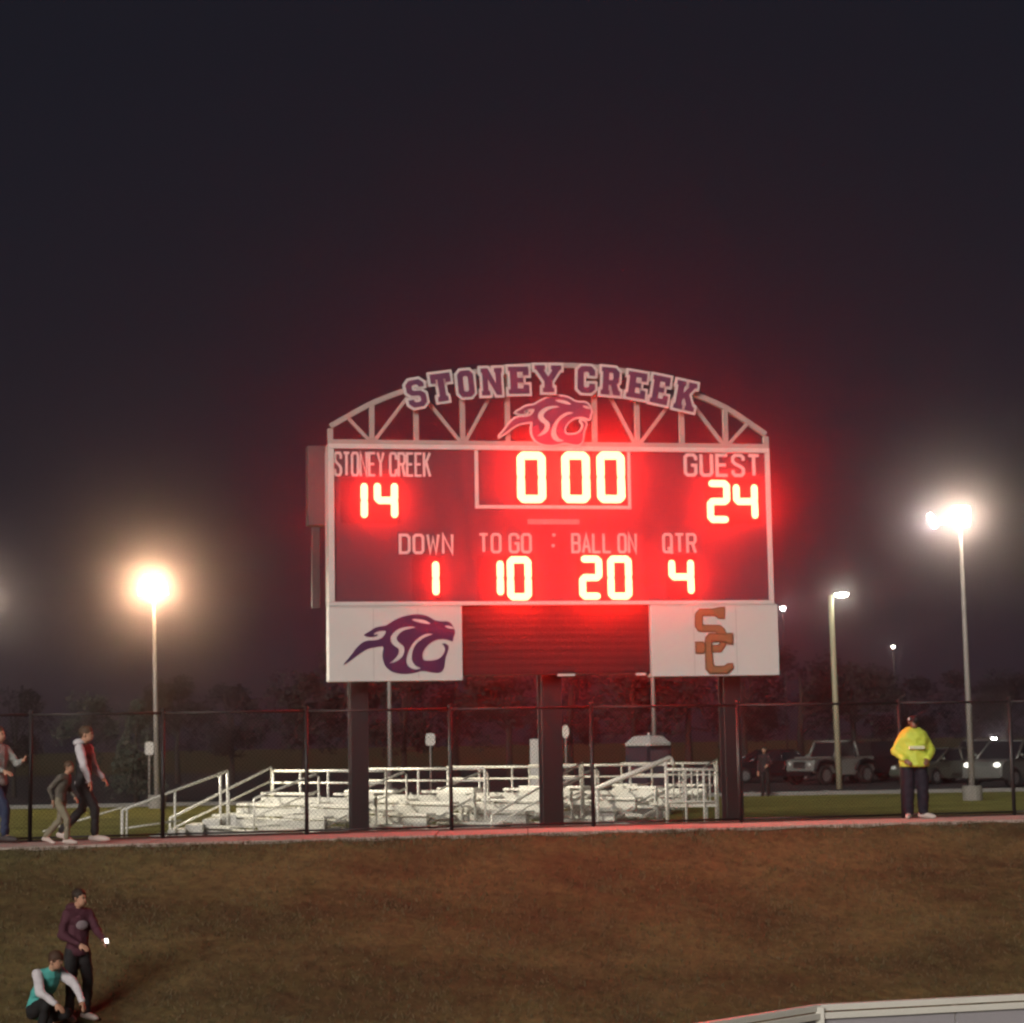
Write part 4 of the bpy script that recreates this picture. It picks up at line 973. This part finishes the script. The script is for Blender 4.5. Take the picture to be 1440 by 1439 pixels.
def boy_extra(p, J, f3):
    w_ = J['wrR']; d = (J['wrR']-J['elR']).normalized(); c = w_+d*.11
    bm = bmesh.new(); tube(bm, [(.02, 0, 0), (.02, 0, .001)], .09, 18)
    M = Matrix.Translation(Vector((.02, -.150, 1.26))) @ Matrix.Rotation(R(90), 4, 'X') @ Matrix.Diagonal((1.0, .72, 6, 1))
    bm.free(); bm = bmesh.new(); ellipsoid(bm, (.02, -.118, 1.27), .09, .03, .065, 14, 8); fin(bm, 'chest_print', mat('print_grey', (.26, .21, .23), .8), p, True)
bx, by, bz = gz(110, 29.4)
boy = person('boy in a maroon hoodie with grey oval print standing on the bank', (bx, by, bz), R(32), 1.70,
       {'elL': (-.24, -.02, 1.15), 'wrL': (-.06, -.20, 1.03), 'elR': (.24, -.10, 1.18), 'wrR': (.25, -.30, 1.08), 'knL': (-.1, -.04, .5), 'anR': (.14, .03, .08), 'knR': (.14, -.03, .5), 'toR': (.2, -.12, .035), 'chest': (0, .01, 1.30), 'head': (.02, -.03, 1.62), 'crown': (.02, -.02, 1.70)},
       M_maroon, M_blackc, M_pshoe, M_dkhair, bulk=1.06, face=(.5, -1), extra=boy_extra, hood=M_maroon)
ph = Matrix.Translation((bx, by, bz)) @ Matrix.Rotation(R(32), 4, 'Z') @ Matrix.Diagonal((1.70/1.76,)*3+(1,)) @ Vector((.255, -.405, 1.065))
phone = tag(obj('phone', None, None), 'phone with a glowing screen in the hand of the boy in maroon', 'phone'); phone.location = ph; phone.rotation_euler = (R(-55), 0, R(20)); phone.scale = (.7, .7, .7)
boxo('case', -.037, .037, 0, .010, -.07, .07, M_black, phone, bevel=.003)
boxo('screen', -.034, .034, -.003, -.0005, -.066, .066, emit_mat('screen_glow', (1, .97, .9), 3), phone)
cx_, cy_, cz_ = gz(66, 28.9)
person('child in a teal top with white sleeves crouching in front of the boy in maroon', (cx_, cy_, cz_), R(48), 1.78,
       {'pelvis': (0, .16, .36), 'waist': (0, .10, .52), 'chest': (0, -.04, .70), 'neckb': (0, -.12, .83), 'neck': (0, -.16, .89), 'head': (0, -.22, .96), 'crown': (0, -.245, 1.03),
        'shL': (-.17, -.06, .80), 'elL': (-.26, -.24, .60), 'wrL': (-.16, -.42, .46), 'shR': (.17, -.06, .80), 'elR': (.27, -.26, .64), 'wrR': (.22, -.46, .46),
        'hiL': (-.09, .14, .34), 'knL': (-.15, -.26, .52), 'anL': (-.14, -.10, .08), 'toL': (-.15, -.28, .035), 'hiR': (.09, .14, .34), 'knR': (.16, -.22, .30), 'anR': (.14, .20, .10), 'toR': (.14, .02, .035)},
       M_teal, M_blackc, M_pshoe, mat('child_hair', (.07, .035, .02), .7), sleeve=M_white_c, face=(.2, -1), hemz=None)
person('far dark figure standing in the lot left of the off-roader', gz(1076, 77), R(-15), 1.72, {'elR': (.27, -.05, 1.18), 'wrR': (.16, -.2, 1.1)}, mat('dark_coat', (.03, .025, .03), .8), M_blackc, M_blackc, M_dkhair, bulk=1.1)

# ------------------------------------------------------------------ white-rimmed barrier in the lower right corner
M_bw = mat('barrier_white', (.88, .86, .78), .4, noise_amt=.04, noise_scale=3); M_bp = mat('barrier_grey', (.42, .40, .43), .6, noise_amt=.06, noise_scale=2)
bar_ = thing('field_barrier', 'low grey-panelled barrier with white rails in the lower right corner', 'barrier')
c0 = P(1151, 1413, 25.0); r0_ = P(1520, 1394, 25.85); l0_ = P(940, 1444, 23.2)
zt = c0.z; zg = -2.72
def wall(a, b, nm):
    a = Vector((a.x, a.y, 0)); b = Vector((b.x, b.y, 0)); d = (b-a); L_ = d.length; ang = math.atan2(d.y, d.x)
    M = Matrix.Translation(a) @ Matrix.Rotation(ang, 4, 'Z')
    boxo('top_rail', .0, L_, -.05, .05, zt-.07, zt, M_bw, bar_, bevel=.012, M=M)
    boxo('second_rail', .04, L_, -.075, -.02, zt-.155, zt-.085, M_bw, bar_, bevel=.01, M=M)
    n = max(1, round(L_/1.4))
    for k in range(n):
        boxo('panel', .06+k*(L_-.06)/n, .04+(k+1)*(L_-.06)/n, -.03, .0, zg, zt-.157, M_bp, bar_, bevel=.006, M=M)
        if k: boxo('post', k*L_/n+.01, k*L_/n+.07, .002, .05, zg, zt-.09, M_bw, bar_, bevel=.006, M=M)
wall(c0, r0_, 'r')
d_ = Vector((l0_.x-c0.x, l0_.y-c0.y)).normalized(); le = Vector((c0.x+d_.x*3.2, c0.y+d_.y*3.2, 0))
wall(le, c0, 'l')
boxo('corner_post', c0.x-.05, c0.x+.05, c0.y-.10, c0.y+.0, zg, zt-.02, M_bw, bar_, bevel=.01)
